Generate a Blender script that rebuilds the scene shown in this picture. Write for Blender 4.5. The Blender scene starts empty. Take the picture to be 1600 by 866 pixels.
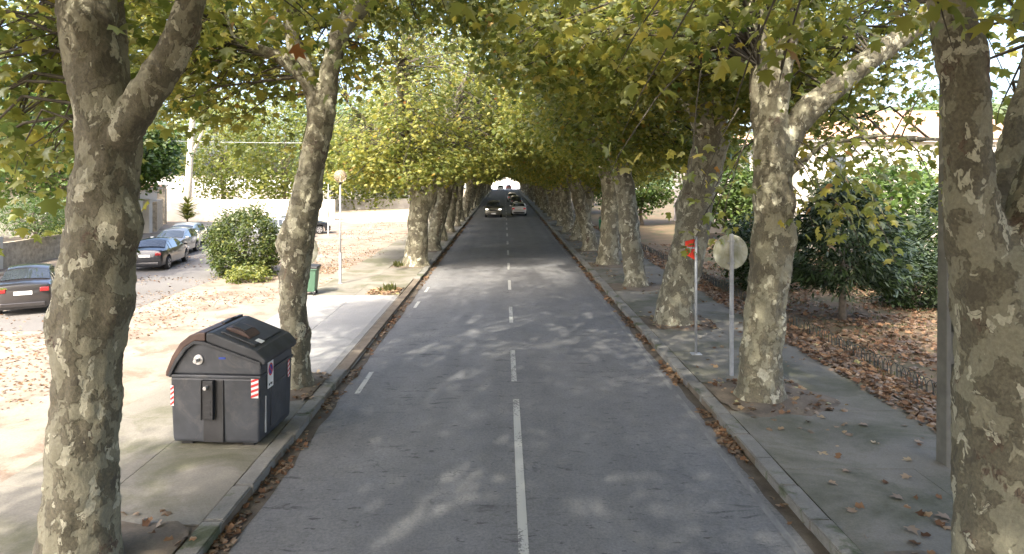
import bpy, bmesh, math, random
import numpy as np
from mathutils import Vector, Matrix, noise, Euler
R = math.radians
S = bpy.context.scene
COL = S.collection

# ------------------------------------------------------------------ camera, sky, sun, exposure
cd = bpy.data.cameras.new('camera'); cam = bpy.data.objects.new('camera', cd); COL.objects.link(cam)
cam.location = (0, 0, 4.7); cam.rotation_euler = (R(90), 0, 0)
cd.sensor_width = 36; cd.lens = 24.0; cd.shift_x = 0.0075; cd.shift_y = -0.1
cd.clip_start = 0.1; cd.clip_end = 5000
S.camera = cam
SUN_AZ, SUN_EL = 204.0, 43.0           # compass-like, clockwise from +Y: behind the camera and a little left
W = bpy.data.worlds.new('World'); S.world = W; W.use_nodes = True
nt = W.node_tree; nt.nodes.clear()
wo = nt.nodes.new('ShaderNodeOutputWorld'); bg = nt.nodes.new('ShaderNodeBackground'); sk = nt.nodes.new('ShaderNodeTexSky')
sk.sky_type = 'NISHITA'; sk.sun_disc = False; sk.sun_elevation = R(SUN_EL); sk.sun_rotation = R(SUN_AZ)
sk.air_density = 0.75; sk.dust_density = 5.0; sk.ozone_density = 1.0
bg.inputs[1].default_value = 0.15
nt.links.new(sk.outputs[0], bg.inputs[0]); nt.links.new(bg.outputs[0], wo.inputs[0])
sl = bpy.data.lights.new('sun', 'SUN'); sl.energy = 2.0; sl.angle = R(1.0); sl.color = (1.0, 0.93, 0.80)
so = bpy.data.objects.new('sun', sl); COL.objects.link(so)
ts = Vector((math.sin(R(SUN_AZ)) * math.cos(R(SUN_EL)), math.cos(R(SUN_AZ)) * math.cos(R(SUN_EL)), math.sin(R(SUN_EL))))
so.rotation_euler = ts.to_track_quat('Z', 'Y').to_euler(); so.location = ts * 60
S.view_settings.view_transform = 'Standard'; S.view_settings.look = 'None'
S.view_settings.exposure = 2.47; S.view_settings.gamma = 1.0
S.cycles.use_denoising = True
S.cycles.max_bounces = 9; S.cycles.diffuse_bounces = 7; S.cycles.glossy_bounces = 2; S.cycles.transmission_bounces = 4
S.cycles.sample_clamp_indirect = 8.0

# ------------------------------------------------------------------ materials
def mat(name):
    m = bpy.data.materials.new(name); m.use_nodes = True
    n = m.node_tree; b = n.nodes['Principled BSDF']
    return m, n, b
def node(n, t, **k):
    x = n.nodes.new(t)
    for a, v in k.items():
        if a.startswith('i_'):
            key = a[2:]; x.inputs[int(key) if key.isdigit() else key].default_value = v
        else: setattr(x, a, v)
    return x
def ramp(n, src, stops, interp='LINEAR'):
    r = n.nodes.new('ShaderNodeValToRGB'); r.color_ramp.interpolation = interp
    e = r.color_ramp.elements
    while len(e) < len(stops): e.new(0.5)
    for q, (p, c) in zip(e, stops):
        q.position = p; q.color = (*c, 1) if len(c) == 3 else c
    n.links.new(src, r.inputs[0]); return r
def mixc(n, fac, a, b):
    m = n.nodes.new('ShaderNodeMix'); m.data_type = 'RGBA'
    for sock, v in ((m.inputs[0], fac), (m.inputs[6], a), (m.inputs[7], b)):
        if hasattr(v, 'is_output') or hasattr(v, 'links'): n.links.new(v, sock)
        elif isinstance(v, (int, float)): sock.default_value = v
        else: sock.default_value = (*v, 1)
    return m.outputs[2]
def objco(n, rnd=False, scale=(1, 1, 1)):
    tc = n.nodes.new('ShaderNodeTexCoord'); mp = n.nodes.new('ShaderNodeMapping'); mp.inputs['Scale'].default_value = scale
    n.links.new(tc.outputs['Object'], mp.inputs[0])
    if rnd:
        oi = n.nodes.new('ShaderNodeObjectInfo'); mm = node(n, 'ShaderNodeVectorMath', operation='SCALE')
        mm.inputs[0].default_value = (37, 91, 53); n.links.new(oi.outputs['Random'], mm.inputs['Scale'])
        n.links.new(mm.outputs[0], mp.inputs['Location'])
    return mp.outputs[0]
def worldco(n, scale=(1, 1, 1)):
    g = n.nodes.new('ShaderNodeNewGeometry'); mp = n.nodes.new('ShaderNodeMapping'); mp.inputs['Scale'].default_value = scale
    n.links.new(g.outputs['Position'], mp.inputs[0]); return mp.outputs[0]
def tnoise(n, co, scale, detail=4, rough=0.55, dist=0.0):
    t = node(n, 'ShaderNodeTexNoise'); t.inputs['Scale'].default_value = scale; t.inputs['Detail'].default_value = detail
    t.inputs['Roughness'].default_value = rough; t.inputs['Distortion'].default_value = dist
    n.links.new(co, t.inputs['Vector']); return t.outputs['Fac']
def bump(n, b, h, strength=0.3, dist=0.02):
    bm = node(n, 'ShaderNodeBump'); bm.inputs['Strength'].default_value = strength; bm.inputs['Distance'].default_value = dist
    n.links.new(h, bm.inputs['Height']); n.links.new(bm.outputs[0], b.inputs['Normal'])
def plain(name, col, rough=0.6, metal=0.0, var=0.12, scale=8.0, bmp=0.0, coat=0.0):
    m, n, b = mat(name); co = objco(n, True)
    f = tnoise(n, co, scale, 5)
    lo = tuple(c * (1 - var) for c in col); hi = tuple(min(1, c * (1 + var)) for c in col)
    r = ramp(n, f, [(0.3, lo), (0.7, hi)]); n.links.new(r.outputs[0], b.inputs['Base Color'])
    b.inputs['Roughness'].default_value = rough; b.inputs['Metallic'].default_value = metal
    if coat: b.inputs['Coat Weight'].default_value = coat; b.inputs['Coat Roughness'].default_value = 0.05
    if bmp: bump(n, b, tnoise(n, co, scale * 6, 4), bmp, 0.01)
    return m

def leaf_mat(name, stops, trans=0.45, rough=0.5, attr=True):
    m, n, b = mat(name); n.nodes.remove(b)
    out = n.nodes['Material Output']
    at = node(n, 'ShaderNodeAttribute'); at.attribute_name = 'tone'
    r = ramp(n, at.outputs['Fac'], stops)
    oi = n.nodes.new('ShaderNodeObjectInfo')
    hs = node(n, 'ShaderNodeHueSaturation'); hs.inputs['Saturation'].default_value = 0.96; n.links.new(r.outputs[0], hs.inputs['Color'])
    mr = node(n, 'ShaderNodeMapRange'); mr.inputs['To Min'].default_value = 0.85; mr.inputs['To Max'].default_value = 1.15
    n.links.new(oi.outputs['Random'], mr.inputs[0]); n.links.new(mr.outputs[0], hs.inputs['Value'])
    d = node(n, 'ShaderNodeBsdfDiffuse'); t = node(n, 'ShaderNodeBsdfTranslucent'); g = node(n, 'ShaderNodeBsdfGlossy')
    g.inputs['Roughness'].default_value = rough; g.inputs[0].default_value = (0.9, 0.95, 0.8, 1)
    n.links.new(hs.outputs[0], d.inputs[0])
    tb = node(n, 'ShaderNodeHueSaturation'); tb.inputs['Value'].default_value = 1.7; tb.inputs['Saturation'].default_value = 1.0
    n.links.new(hs.outputs[0], tb.inputs['Color']); n.links.new(tb.outputs[0], t.inputs[0])
    m1 = node(n, 'ShaderNodeMixShader'); m1.inputs[0].default_value = trans
    n.links.new(d.outputs[0], m1.inputs[1]); n.links.new(t.outputs[0], m1.inputs[2])
    fr = node(n, 'ShaderNodeFresnel'); fr.inputs[0].default_value = 1.4
    ml = node(n, 'ShaderNodeMath', operation='MULTIPLY'); ml.inputs[1].default_value = 0.12; n.links.new(fr.outputs[0], ml.inputs[0])
    m2 = node(n, 'ShaderNodeMixShader'); n.links.new(ml.outputs[0], m2.inputs[0])
    n.links.new(m1.outputs[0], m2.inputs[1]); n.links.new(g.outputs[0], m2.inputs[2])
    n.links.new(m2.outputs[0], out.inputs[0])
    return m
PLANE = [(0.0, (0.066, 0.102, 0.026)), (0.35, (0.138, 0.165, 0.034)), (0.62, (0.215, 0.222, 0.044)), (0.82, (0.36, 0.31, 0.05)), (0.93, (0.36, 0.22, 0.04)), (1.0, (0.22, 0.085, 0.03))]
M = {}
M['plane_leaf'] = leaf_mat('plane_leaf', PLANE, 0.55)
M['lime_leaf'] = leaf_mat('lime_leaf', [(0, (0.09, 0.13, 0.02)), (0.6, (0.17, 0.19, 0.035)), (1, (0.30, 0.27, 0.06))], 0.5)
M['green_leaf'] = leaf_mat('green_leaf', [(0, (0.035, 0.075, 0.015)), (0.6, (0.08, 0.13, 0.025)), (1, (0.15, 0.18, 0.04))], 0.45)
M['dark_leaf'] = leaf_mat('dark_leaf', [(0, (0.014, 0.026, 0.009)), (0.6, (0.028, 0.048, 0.016)), (1, (0.055, 0.078, 0.024))], 0.25)
M['bush_leaf'] = leaf_mat('bush_leaf', [(0, (0.03, 0.055, 0.012)), (0.6, (0.075, 0.10, 0.02)), (1, (0.19, 0.18, 0.04))], 0.35)
M['grass'] = leaf_mat('grass', [(0, (0.04, 0.06, 0.015)), (1, (0.12, 0.12, 0.04))], 0.3)
M['fallen'] = leaf_mat('fallen', [(0, (0.095, 0.052, 0.032)), (0.35, (0.185, 0.102, 0.056)), (0.7, (0.29, 0.18, 0.10)), (0.9, (0.38, 0.28, 0.15)), (1, (0.32, 0.30, 0.13))], 0.15, 0.6)

def bark_mat(name='bark', fl=1.0):
    m, n, b = mat(name); co = objco(n, True, (1, 1, 0.72))
    wob = node(n, 'ShaderNodeTexNoise'); wob.inputs['Scale'].default_value = 5; wob.inputs['Detail'].default_value = 3
    n.links.new(co, wob.inputs['Vector'])
    vs = node(n, 'ShaderNodeVectorMath', operation='MULTIPLY_ADD'); vs.inputs[1].default_value = (0.22, 0.22, 0.22)
    n.links.new(wob.outputs['Color'], vs.inputs[0]); n.links.new(co, vs.inputs[2]); c2 = vs.outputs[0]
    n1 = tnoise(n, c2, 3.5 * fl, 4, 0.6); n2 = tnoise(n, c2, 4.8 * fl, 3, 0.55); n3 = tnoise(n, c2, 2.4 * fl, 4, 0.65); n4 = tnoise(n, co, 34, 5, 0.65)
    v = node(n, 'ShaderNodeTexVoronoi'); v.inputs['Scale'].default_value = 9.0 * fl; n.links.new(c2, v.inputs['Vector'])
    base = ramp(n, n4, [(0.3, (0.108, 0.097, 0.064)), (0.7, (0.150, 0.134, 0.090))]).outputs[0]
    a1 = ramp(n, n1, [(0.505, (0, 0, 0)), (0.525, (1, 1, 1))]).outputs[0]
    c = mixc(n, a1, base, (0.228, 0.214, 0.148))
    a4 = ramp(n, n3, [(0.60, (0, 0, 0)), (0.63, (1, 1, 1))]).outputs[0]
    c = mixc(n, a4, c, (0.118, 0.086, 0.058))
    mm = node(n, 'ShaderNodeMath', operation='MULTIPLY')
    a2 = ramp(n, n2, [(0.60, (0, 0, 0)), (0.612, (1, 1, 1))]).outputs[0]
    c = mixc(n, a2, c, (0.41, 0.39, 0.29))
    a3 = ramp(n, n1, [(0.36, (1, 1, 1)), (0.38, (0, 0, 0))]).outputs[0]
    c = mixc(n, a3, c, (0.092, 0.082, 0.057))
    crk = node(n, 'ShaderNodeTexVoronoi', feature='DISTANCE_TO_EDGE'); crk.inputs['Scale'].default_value = 13; n.links.new(c2, crk.inputs['Vector'])
    ck = ramp(n, crk.outputs['Distance'], [(0.0, (1, 1, 1)), (0.05, (0, 0, 0))]).outputs[0]
    cm = node(n, 'ShaderNodeMath', operation='MULTIPLY'); n.links.new(ck, cm.inputs[0]); n.links.new(a4, cm.inputs[1]); c = mixc(n, cm.outputs[0], c, (0.035, 0.027, 0.02))
    g = ramp(n, n4, [(0.25, (0.7, 0.7, 0.7)), (0.75, (1.22, 1.22, 1.22))]).outputs[0]
    mu = n.nodes.new('ShaderNodeMix'); mu.data_type = 'RGBA'; mu.blend_type = 'MULTIPLY'; mu.inputs[0].default_value = 1
    n.links.new(c, mu.inputs[6]); n.links.new(g, mu.inputs[7]); n.links.new(mu.outputs[2], b.inputs['Base Color'])
    b.inputs['Roughness'].default_value = 0.85
    s1 = node(n, 'ShaderNodeMath', operation='MULTIPLY_ADD'); s1.inputs[1].default_value = -0.9; n.links.new(a1, s1.inputs[0]); n.links.new(n4, s1.inputs[2])
    s2 = node(n, 'ShaderNodeMath', operation='MULTIPLY_ADD'); s2.inputs[1].default_value = -0.9; n.links.new(a2, s2.inputs[0]); n.links.new(s1.outputs[0], s2.inputs[2])
    bump(n, b, s2.outputs[0], 0.8, 0.018)
    return m
M['bark'] = bark_mat()
M['twig'] = plain('twig', (0.068, 0.058, 0.042), 0.9)
M['grey_bark'] = plain('grey_bark', (0.13, 0.11, 0.085), 0.9, var=0.35, bmp=0.6)
M['pale_bark'] = plain('pale_bark', (0.46, 0.42, 0.34), 0.85, var=0.3)

def asphalt():
    m, n, b = mat('asphalt'); co = worldco(n)
    f1 = tnoise(n, co, 0.35, 5, 0.6); f2 = tnoise(n, co, 24, 6, 0.85); mid = tnoise(n, worldco(n, (1, 0.7, 1)), 2.2, 8, 0.75, 0.3)
    st = tnoise(n, worldco(n, (0.5, 1.7, 1)), 2.6, 8, 0.74, 0.5); sp = tnoise(n, worldco(n, (0.55, 1.3, 1)), 8, 4, 0.65); big = tnoise(n, worldco(n, (0.5, 0.14, 1)), 1.3, 4, 0.6); trk = tnoise(n, worldco(n, (1.0, 0.02, 1)), 1.15, 2, 0.5)
    c = ramp(n, f1, [(0.3, (0.128, 0.130, 0.134)), (0.7, (0.168, 0.167, 0.165))]).outputs[0]
    def mul(c, f, lo, hi, a=0.3, z=0.7):
        mu = n.nodes.new('ShaderNodeMix'); mu.data_type = 'RGBA'; mu.blend_type = 'MULTIPLY'; mu.inputs[0].default_value = 1
        n.links.new(c, mu.inputs[6]); n.links.new(ramp(n, f, [(a, (lo,) * 3), (z, (hi,) * 3)]).outputs[0], mu.inputs[7]); return mu.outputs[2]
    c = mul(c, mid, 0.84, 1.13); c = mul(c, trk, 0.88, 1.10)
    k = ramp(n, st, [(0.57, (0, 0, 0)), (0.64, (1, 1, 1))]).outputs[0]; kb = ramp(n, big, [(0.42, (0.10, 0.10, 0.10)), (0.58, (0.9, 0.9, 0.9))]).outputs[0]
    km = node(n, 'ShaderNodeMath', operation='MULTIPLY'); n.links.new(k, km.inputs[0]); n.links.new(kb, km.inputs[1])
    c = mixc(n, km.outputs[0], c, (0.058, 0.058, 0.060))
    c = mixc(n, ramp(n, sp, [(0.635, (0, 0, 0)), (0.68, (0.85, 0.85, 0.85))]).outputs[0], c, (0.050, 0.050, 0.052))
    cr = node(n, 'ShaderNodeTexVoronoi', feature='DISTANCE_TO_EDGE'); cr.inputs['Scale'].default_value = 0.42
    wv = node(n, 'ShaderNodeTexNoise'); wv.inputs['Scale'].default_value = 1.6; wv.inputs['Detail'].default_value = 5; n.links.new(co, wv.inputs['Vector'])
    va = node(n, 'ShaderNodeVectorMath', operation='ADD'); n.links.new(co, va.inputs[0]); n.links.new(wv.outputs['Color'], va.inputs[1]); n.links.new(va.outputs[0], cr.inputs['Vector'])
    ck = ramp(n, cr.outputs['Distance'], [(0.0, (0.6, 0.6, 0.6)), (0.006, (0, 0, 0))]).outputs[0]; cm = node(n, 'ShaderNodeMath', operation='MULTIPLY'); n.links.new(ck, cm.inputs[0]); n.links.new(ramp(n, f1, [(0.5, (0, 0, 0)), (0.58, (1, 1, 1))]).outputs[0], cm.inputs[1])
    c = mixc(n, cm.outputs[0], c, (0.045, 0.045, 0.045))
    c = mul(c, f2, 0.5, 1.5, 0.25, 0.75); n.links.new(c, b.inputs['Base Color'])
    b.inputs['Roughness'].default_value = 0.8; bump(n, b, f2, 0.35, 0.006); return m
M['asphalt'] = asphalt()
def ground_mat(name, stops, sc=0.5, fine=30, extra=None, rough=0.9, bm=0.4):
    m, n, b = mat(name); co = worldco(n)
    f = tnoise(n, co, sc, 7, 0.62, 0.3); g = tnoise(n, co, fine, 4, 0.7)
    c = ramp(n, f, stops).outputs[0]
    if extra:
        e = tnoise(n, co, extra[0], 6, 0.65, 0.5); k = ramp(n, e, [(extra[1], (0, 0, 0)), (extra[2], (1, 1, 1))]).outputs[0]
        c = mixc(n, k, c, extra[3])
    r = ramp(n, g, [(0.25, (0.75, 0.75, 0.75)), (0.75, (1.2, 1.2, 1.2))]).outputs[0]
    mu = n.nodes.new('ShaderNodeMix'); mu.data_type = 'RGBA'; mu.blend_type = 'MULTIPLY'; mu.inputs[0].default_value = 1
    n.links.new(c, mu.inputs[6]); n.links.new(r, mu.inputs[7]); n.links.new(mu.outputs[2], b.inputs['Base Color'])
    b.inputs['Roughness'].default_value = rough; bump(n, b, g, bm, 0.012); return m
M['earth'] = ground_mat('earth', [(0.35, (0.30, 0.25, 0.18)), (0.65, (0.42, 0.36, 0.27))], 0.2)
M['yard'] = ground_mat('yard', [(0.3, (0.205, 0.165, 0.125)), (0.7, (0.295, 0.25, 0.20))], 0.35, 25, (0.8, 0.48, 0.62, (0.165, 0.122, 0.088)))
M['lawn'] = ground_mat('lawn', [(0.35, (0.085, 0.075, 0.035)), (0.62, (0.16, 0.105, 0.06))], 0.9, 20, (0.5, 0.55, 0.66, (0.07, 0.085, 0.03)))
M['soil'] = ground_mat('soil', [(0.35, (0.10, 0.080, 0.058)), (0.65, (0.18, 0.145, 0.105))], 2.0, 25)
M['gutter'] = ground_mat('gutter', [(0.35, (0.060, 0.048, 0.036)), (0.65, (0.105, 0.088, 0.068))], 3.0, 40)
M['concrete'] = ground_mat('concrete', [(0.3, (0.155, 0.142, 0.115)), (0.7, (0.225, 0.208, 0.172))], 0.7, 40, (0.55, 0.46, 0.62, (0.105, 0.102, 0.062)), 0.85, 0.25)
M['mossy_concrete'] = ground_mat('mossy_concrete', [(0.3, (0.135, 0.126, 0.102)), (0.7, (0.205, 0.190, 0.158))], 0.7, 40, (0.5, 0.46, 0.62, (0.088, 0.088, 0.055)), 0.9, 0.3)
M['apron'] = ground_mat('apron', [(0.3, (0.24, 0.235, 0.225)), (0.7, (0.31, 0.305, 0.29))], 0.6, 40, (0.6, 0.58, 0.7, (0.22, 0.22, 0.21)), 0.85, 0.2)
M['kerb'] = ground_mat('kerb', [(0.3, (0.135, 0.13, 0.115)), (0.7, (0.235, 0.225, 0.20))], 1.6, 35, (1.5, 0.54, 0.64, (0.075, 0.085, 0.045)), 0.9, 0.4)
M['side_asphalt'] = ground_mat('side_asphalt', [(0.3, (0.115, 0.108, 0.098)), (0.7, (0.155, 0.145, 0.132))], 0.5, 40)
M['glow_ground'] = ground_mat('glow_ground', [(0.3, (0.55, 0.52, 0.47)), (0.7, (0.65, 0.62, 0.57))], 0.05, 2)  # kept very pale to stand for the white glow beyond the avenue
def paint_mat():
    m, n, b = mat('road_paint'); co = worldco(n)
    w = tnoise(n, worldco(n, (1, 1, 1)), 22, 5, 0.7); w2 = tnoise(n, worldco(n, (1.0, 0.3, 1)), 3.2, 4)
    ad = node(n, 'ShaderNodeMath', operation='ADD'); n.links.new(w, ad.inputs[0]); n.links.new(w2, ad.inputs[1])
    k = ramp(n, ad.outputs[0], [(0.0, (0, 0, 0)), (1.0, (1, 1, 1))]); k.color_ramp.elements[0].position = 0.0
    mr = node(n, 'ShaderNodeMapRange'); mr.inputs['From Min'].default_value = 1.05; mr.inputs['From Max'].default_value = 1.13
    n.links.new(ad.outputs[0], mr.inputs[0])
    c = mixc(n, mr.outputs[0], (0.40, 0.40, 0.37), (0.14, 0.14, 0.14)); n.links.new(c, b.inputs['Base Color'])
    b.inputs['Roughness'].default_value = 0.7; return m
M['paint'] = paint_mat()
def worn_paint():
    m, n, b = mat('worn_paint')
    w = tnoise(n, worldco(n, (1, 0.35, 1)), 5, 6, 0.7)
    k = ramp(n, w, [(0.40, (0.21, 0.21, 0.20)), (0.56, (0.145, 0.145, 0.145))]).outputs[0]
    n.links.new(k, b.inputs['Base Color']); b.inputs['Roughness'].default_value = 0.8; return m
M['worn_paint'] = worn_paint()

M['bin_grey'] = plain('bin_grey', (0.042, 0.046, 0.053), 0.5, var=0.28, scale=2.5, bmp=0.08)
def scuffs(m):
    n = m.node_tree; b = n.nodes['Principled BSDF']; src = b.inputs['Base Color'].links[0].from_socket
    d = tnoise(n, objco(n, True), 1.6, 7, 0.75, 0.8); e = tnoise(n, objco(n, True, (1, 1, 0.25)), 9, 5, 0.7)
    c = mixc(n, ramp(n, d, [(0.52, (0, 0, 0)), (0.72, (0.55, 0.55, 0.55))]).outputs[0], src, (0.12, 0.115, 0.105)); c = mixc(n, ramp(n, e, [(0.64, (0, 0, 0)), (0.72, (0.4, 0.4, 0.4))]).outputs[0], c, (0.10, 0.10, 0.10)); n.links.new(c, b.inputs['Base Color'])
scuffs(M['bin_grey'])
M['bin_dark'] = plain('bin_dark', (0.024, 0.024, 0.025), 0.55, var=0.3, scale=3)
M['bin_lid'] = plain('bin_lid', (0.033, 0.035, 0.038), 0.6, var=0.35, scale=3, bmp=0.08)
M['bin_brown'] = plain('bin_brown', (0.070, 0.040, 0.030), 0.55, var=0.25, scale=3)
M['steel'] = plain('steel', (0.55, 0.55, 0.54), 0.4, 0.8, 0.1)
M['galv'] = plain('galv', (0.36, 0.37, 0.38), 0.55, 0.35, 0.15, 10)
M['white_plastic'] = plain('white_plastic', (0.72, 0.72, 0.70), 0.5, var=0.05)
M['red'] = plain('red', (0.55, 0.03, 0.03), 0.5, var=0.1)
M['bright_red'] = plain('bright_red', (0.75, 0.045, 0.02), 0.45, var=0.12)
M['blue'] = plain('blue', (0.02, 0.05, 0.28), 0.5, var=0.1)
M['black'] = plain('black', (0.015, 0.015, 0.015), 0.6)
M['green_plastic'] = plain('green_plastic', (0.045, 0.10, 0.062), 0.5, var=0.12, scale=3)
M['green_bin'] = plain('green_bin', (0.03, 0.22, 0.10), 0.5)
M['pole_concrete'] = plain('pole_concrete', (0.125, 0.12, 0.10), 0.9, var=0.22, scale=4, bmp=0.3)
M['stone_wall'] = plain('stone_wall', (0.36, 0.30, 0.22), 0.9, var=0.35, scale=5, bmp=0.5)
M['white_wall'] = plain('white_wall', (0.52, 0.48, 0.41), 0.85, var=0.1, scale=0.8)
M['grey_wall'] = plain('grey_wall', (0.40, 0.37, 0.34), 0.9, var=0.2, scale=1.0)
M['mauve_wall'] = plain('mauve_wall', (0.46, 0.40, 0.38), 0.9, var=0.12, scale=1.0)
M['roof_tile'] = plain('roof_tile', (0.46, 0.27, 0.17), 0.8, var=0.25, scale=3, bmp=0.5)
M['wood'] = plain('wood', (0.16, 0.10, 0.06), 0.7, var=0.2)
M['fence_wire'] = plain('fence_wire', (0.045, 0.055, 0.05), 0.6, 0.3)
M['sign_back'] = None
def sign_back():
    m, n, b = mat('sign_back'); co = objco(n)
    c = ramp(n, tnoise(n, co, 4, 6, 0.65, 0.6), [(0.35, (0.42, 0.42, 0.36)), (0.6, (0.30, 0.30, 0.21)), (0.75, (0.20, 0.21, 0.12))]).outputs[0]
    n.links.new(c, b.inputs['Base Color']); b.inputs['Roughness'].default_value = 0.6; b.inputs['Metallic'].default_value = 0.15; return m
M['sign_back'] = sign_back()
def glassy(name, col, rough=0.05):
    m, n, b = mat(name); b.inputs['Base Color'].default_value = (*col, 1); b.inputs['Roughness'].default_value = rough
    b.inputs['Coat Weight'].default_value = 0.8; b.inputs['IOR'].default_value = 1.5
    f = tnoise(n, objco(n, True), 2, 3); r = ramp(n, f, [(0.3, tuple(c * 0.8 for c in col)), (0.7, tuple(c * 1.2 for c in col))])
    n.links.new(r.outputs[0], b.inputs['Base Color']); return m
M['car_glass'] = glassy('car_glass', (0.03, 0.036, 0.042))
M['pane'] = glassy('pane', (0.05, 0.06, 0.07))
def globe_mat():
    m, n, b = mat('smoked_globe'); b.inputs['Base Color'].default_value = (0.55, 0.46, 0.36, 1); b.inputs['Roughness'].default_value = 0.12
    b.inputs['Transmission Weight'].default_value = 0.75; b.inputs['IOR'].default_value = 1.25; return m
M['globe'] = globe_mat()
def carpaint(name, col, metal=0.3):
    m = plain(name, col, 0.32, metal, 0.06, 2.0, coat=1.0); return m
M['p_dark'] = carpaint('paint_charcoal', (0.030, 0.027, 0.027)); M['p_black'] = carpaint('paint_black', (0.014, 0.015, 0.019))
M['p_silver'] = carpaint('paint_silver', (0.42, 0.43, 0.45), 0.6); M['p_white'] = carpaint('paint_white', (0.80, 0.80, 0.80), 0.0)
M['p_olive'] = carpaint('paint_olive', (0.16, 0.15, 0.12), 0.5); M['p_red'] = carpaint('paint_red', (0.20, 0.03, 0.03)); M['p_grey'] = carpaint('paint_grey', (0.16, 0.17, 0.185), 0.5)
M['tyre'] = plain('tyre', (0.018, 0.018, 0.018), 0.85); M['rim'] = plain('rim', (0.35, 0.35, 0.36), 0.35, 0.8)
M['tail'] = plain('tail', (0.22, 0.008, 0.010), 0.2, coat=0.8); M['lens'] = plain('lens', (0.7, 0.7, 0.7), 0.15, coat=0.8)
def lit(name, col, s):
    m, n, b = mat(name); b.inputs['Base Color'].default_value = (*col, 1); b.inputs['Emission Color'].default_value = (*col, 1); b.inputs['Emission Strength'].default_value = s; return m
M['lit_head'] = lit('lit_headlight', (1.0, 0.95, 0.85), 0.8); M['lit_tail'] = lit('lit_tail_light', (0.7, 0.03, 0.05), 0.05)

# ------------------------------------------------------------------ mesh helpers
class MB:
    def __init__(s): s.v = []; s.f = []
    def add(s, vs, fs):
        o = len(s.v); s.v += [tuple(p) for p in vs]; s.f += [tuple(i + o for i in f) for f in fs]; return s
    def box(s, c, d, rz=0.0, taper=1.0):
        x, y, z = d[0] / 2, d[1] / 2, d[2] / 2; cs, sn = math.cos(rz), math.sin(rz); vs = []
        for k in (-1, 1):
            t = taper if k > 0 else 1.0
            for i, j in ((-1, -1), (1, -1), (1, 1), (-1, 1)):
                a, b = i * x * t, j * y * t; vs.append((c[0] + a * cs - b * sn, c[1] + a * sn + b * cs, c[2] + k * z))
        return s.add(vs, [(3, 2, 1, 0), (4, 5, 6, 7), (0, 1, 5, 4), (1, 2, 6, 5), (2, 3, 7, 6), (3, 0, 4, 7)])
    def tube(s, pts, rad, n=8, cap=True):
        pts = [Vector(p) for p in pts]; rad = rad if hasattr(rad, '__len__') else [rad] * len(pts)
        vs = []; fs = []; ref = Vector((0.13, 0.97, 0.2)); 
        for i, p in enumerate(pts):
            t = (pts[min(i + 1, len(pts) - 1)] - pts[max(i - 1, 0)]).normalized()
            a = t.cross(ref)
            if a.length < 0.1: a = t.cross(Vector((1, 0, 0)))
            a.normalize(); b = t.cross(a)
            for k in range(n):
                q = 2 * math.pi * k / n; vs.append(p + (a * math.cos(q) + b * math.sin(q)) * rad[i])
        for i in range(len(pts) - 1):
            for k in range(n):
                k2 = (k + 1) % n; fs.append((i * n + k, i * n + k2, (i + 1) * n + k2, (i + 1) * n + k))
        if cap: fs += [tuple(range(n - 1, -1, -1)), tuple((len(pts) - 1) * n + k for k in range(n))]
        return s.add(vs, fs)
    def prism(s, poly, axis, a, b):     # poly 2D extruded along axis from a to b
        n = len(poly); vs = []
        for t in (a, b):
            for u, w in poly: vs.append({'x': (t, u, w), 'y': (u, t, w), 'z': (u, w, t)}[axis])
        fs = [tuple(range(n)), tuple(range(2 * n - 1, n - 1, -1))] + [(i, i + n, (i + 1) % n + n, (i + 1) % n) for i in range(n)]
        return s.add(vs, fs)
    def sphere(s, c, r, nu=16, nv=10):
        r = r if hasattr(r, '__len__') else (r, r, r); vs = []; fs = []
        for j in range(nv + 1):
            th = math.pi * j / nv
            for i in range(nu):
                ph = 2 * math.pi * i / nu; vs.append((c[0] + r[0] * math.sin(th) * math.cos(ph), c[1] + r[1] * math.sin(th) * math.sin(ph), c[2] + r[2] * math.cos(th)))
        for j in range(nv):
            for i in range(nu): i2 = (i + 1) % nu; fs.append((j * nu + i, (j + 1) * nu + i, (j + 1) * nu + i2, j * nu + i2))
        return s.add(vs, fs)
    def mesh(s, name, smooth=False):
        me = bpy.data.meshes.new(name); me.from_pydata(s.v, [], s.f); 
        bm = bmesh.new(); bm.from_mesh(me); bmesh.ops.recalc_face_normals(bm, faces=bm.faces); bm.to_mesh(me); bm.free()
        if smooth: me.polygons.foreach_set('use_smooth', [True] * len(me.polygons))
        return me
    def build(s, name, m, parent=None, smooth=False, bevel=0.0, seg=2):
        o = link(name, s.mesh(name, smooth), m, parent)
        if bevel:
            b = o.modifiers.new('bevel', 'BEVEL'); b.width = bevel; b.segments = seg; b.limit_method = 'ANGLE'; b.angle_limit = R(35)
        return o
def link(name, me, m=None, parent=None, loc=None, rz=0.0):
    o = bpy.data.objects.new(name, me); COL.objects.link(o)
    if m is not None and len(me.materials) == 0: me.materials.append(M[m] if isinstance(m, str) else m)
    if parent is not None: o.parent = parent
    if loc is not None: o.location = loc; o.rotation_euler = (0, 0, rz)
    return o
def tag(o, label=None, cat=None, group=None, kind=None):
    for k, v in (('label', label), ('category', cat), ('group', group), ('kind', kind)):
        if v: o[k] = v
    return o
def thing(name, label, cat, loc=(0, 0, 0), rz=0.0, group=None):
    o = bpy.data.objects.new(name, None); COL.objects.link(o); o.location = loc; o.rotation_euler = (0, 0, rz); o.empty_display_size = 0.3
    return tag(o, label, cat, group)
def struct(name, mb, m, **k): return tag(mb.build(name, m, **k), kind='structure')
def copy_tree(o, parent=None):
    c = o.copy(); COL.objects.link(c); c.parent = parent
    for ch in o.children: copy_tree(ch, c)
    return c
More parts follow.
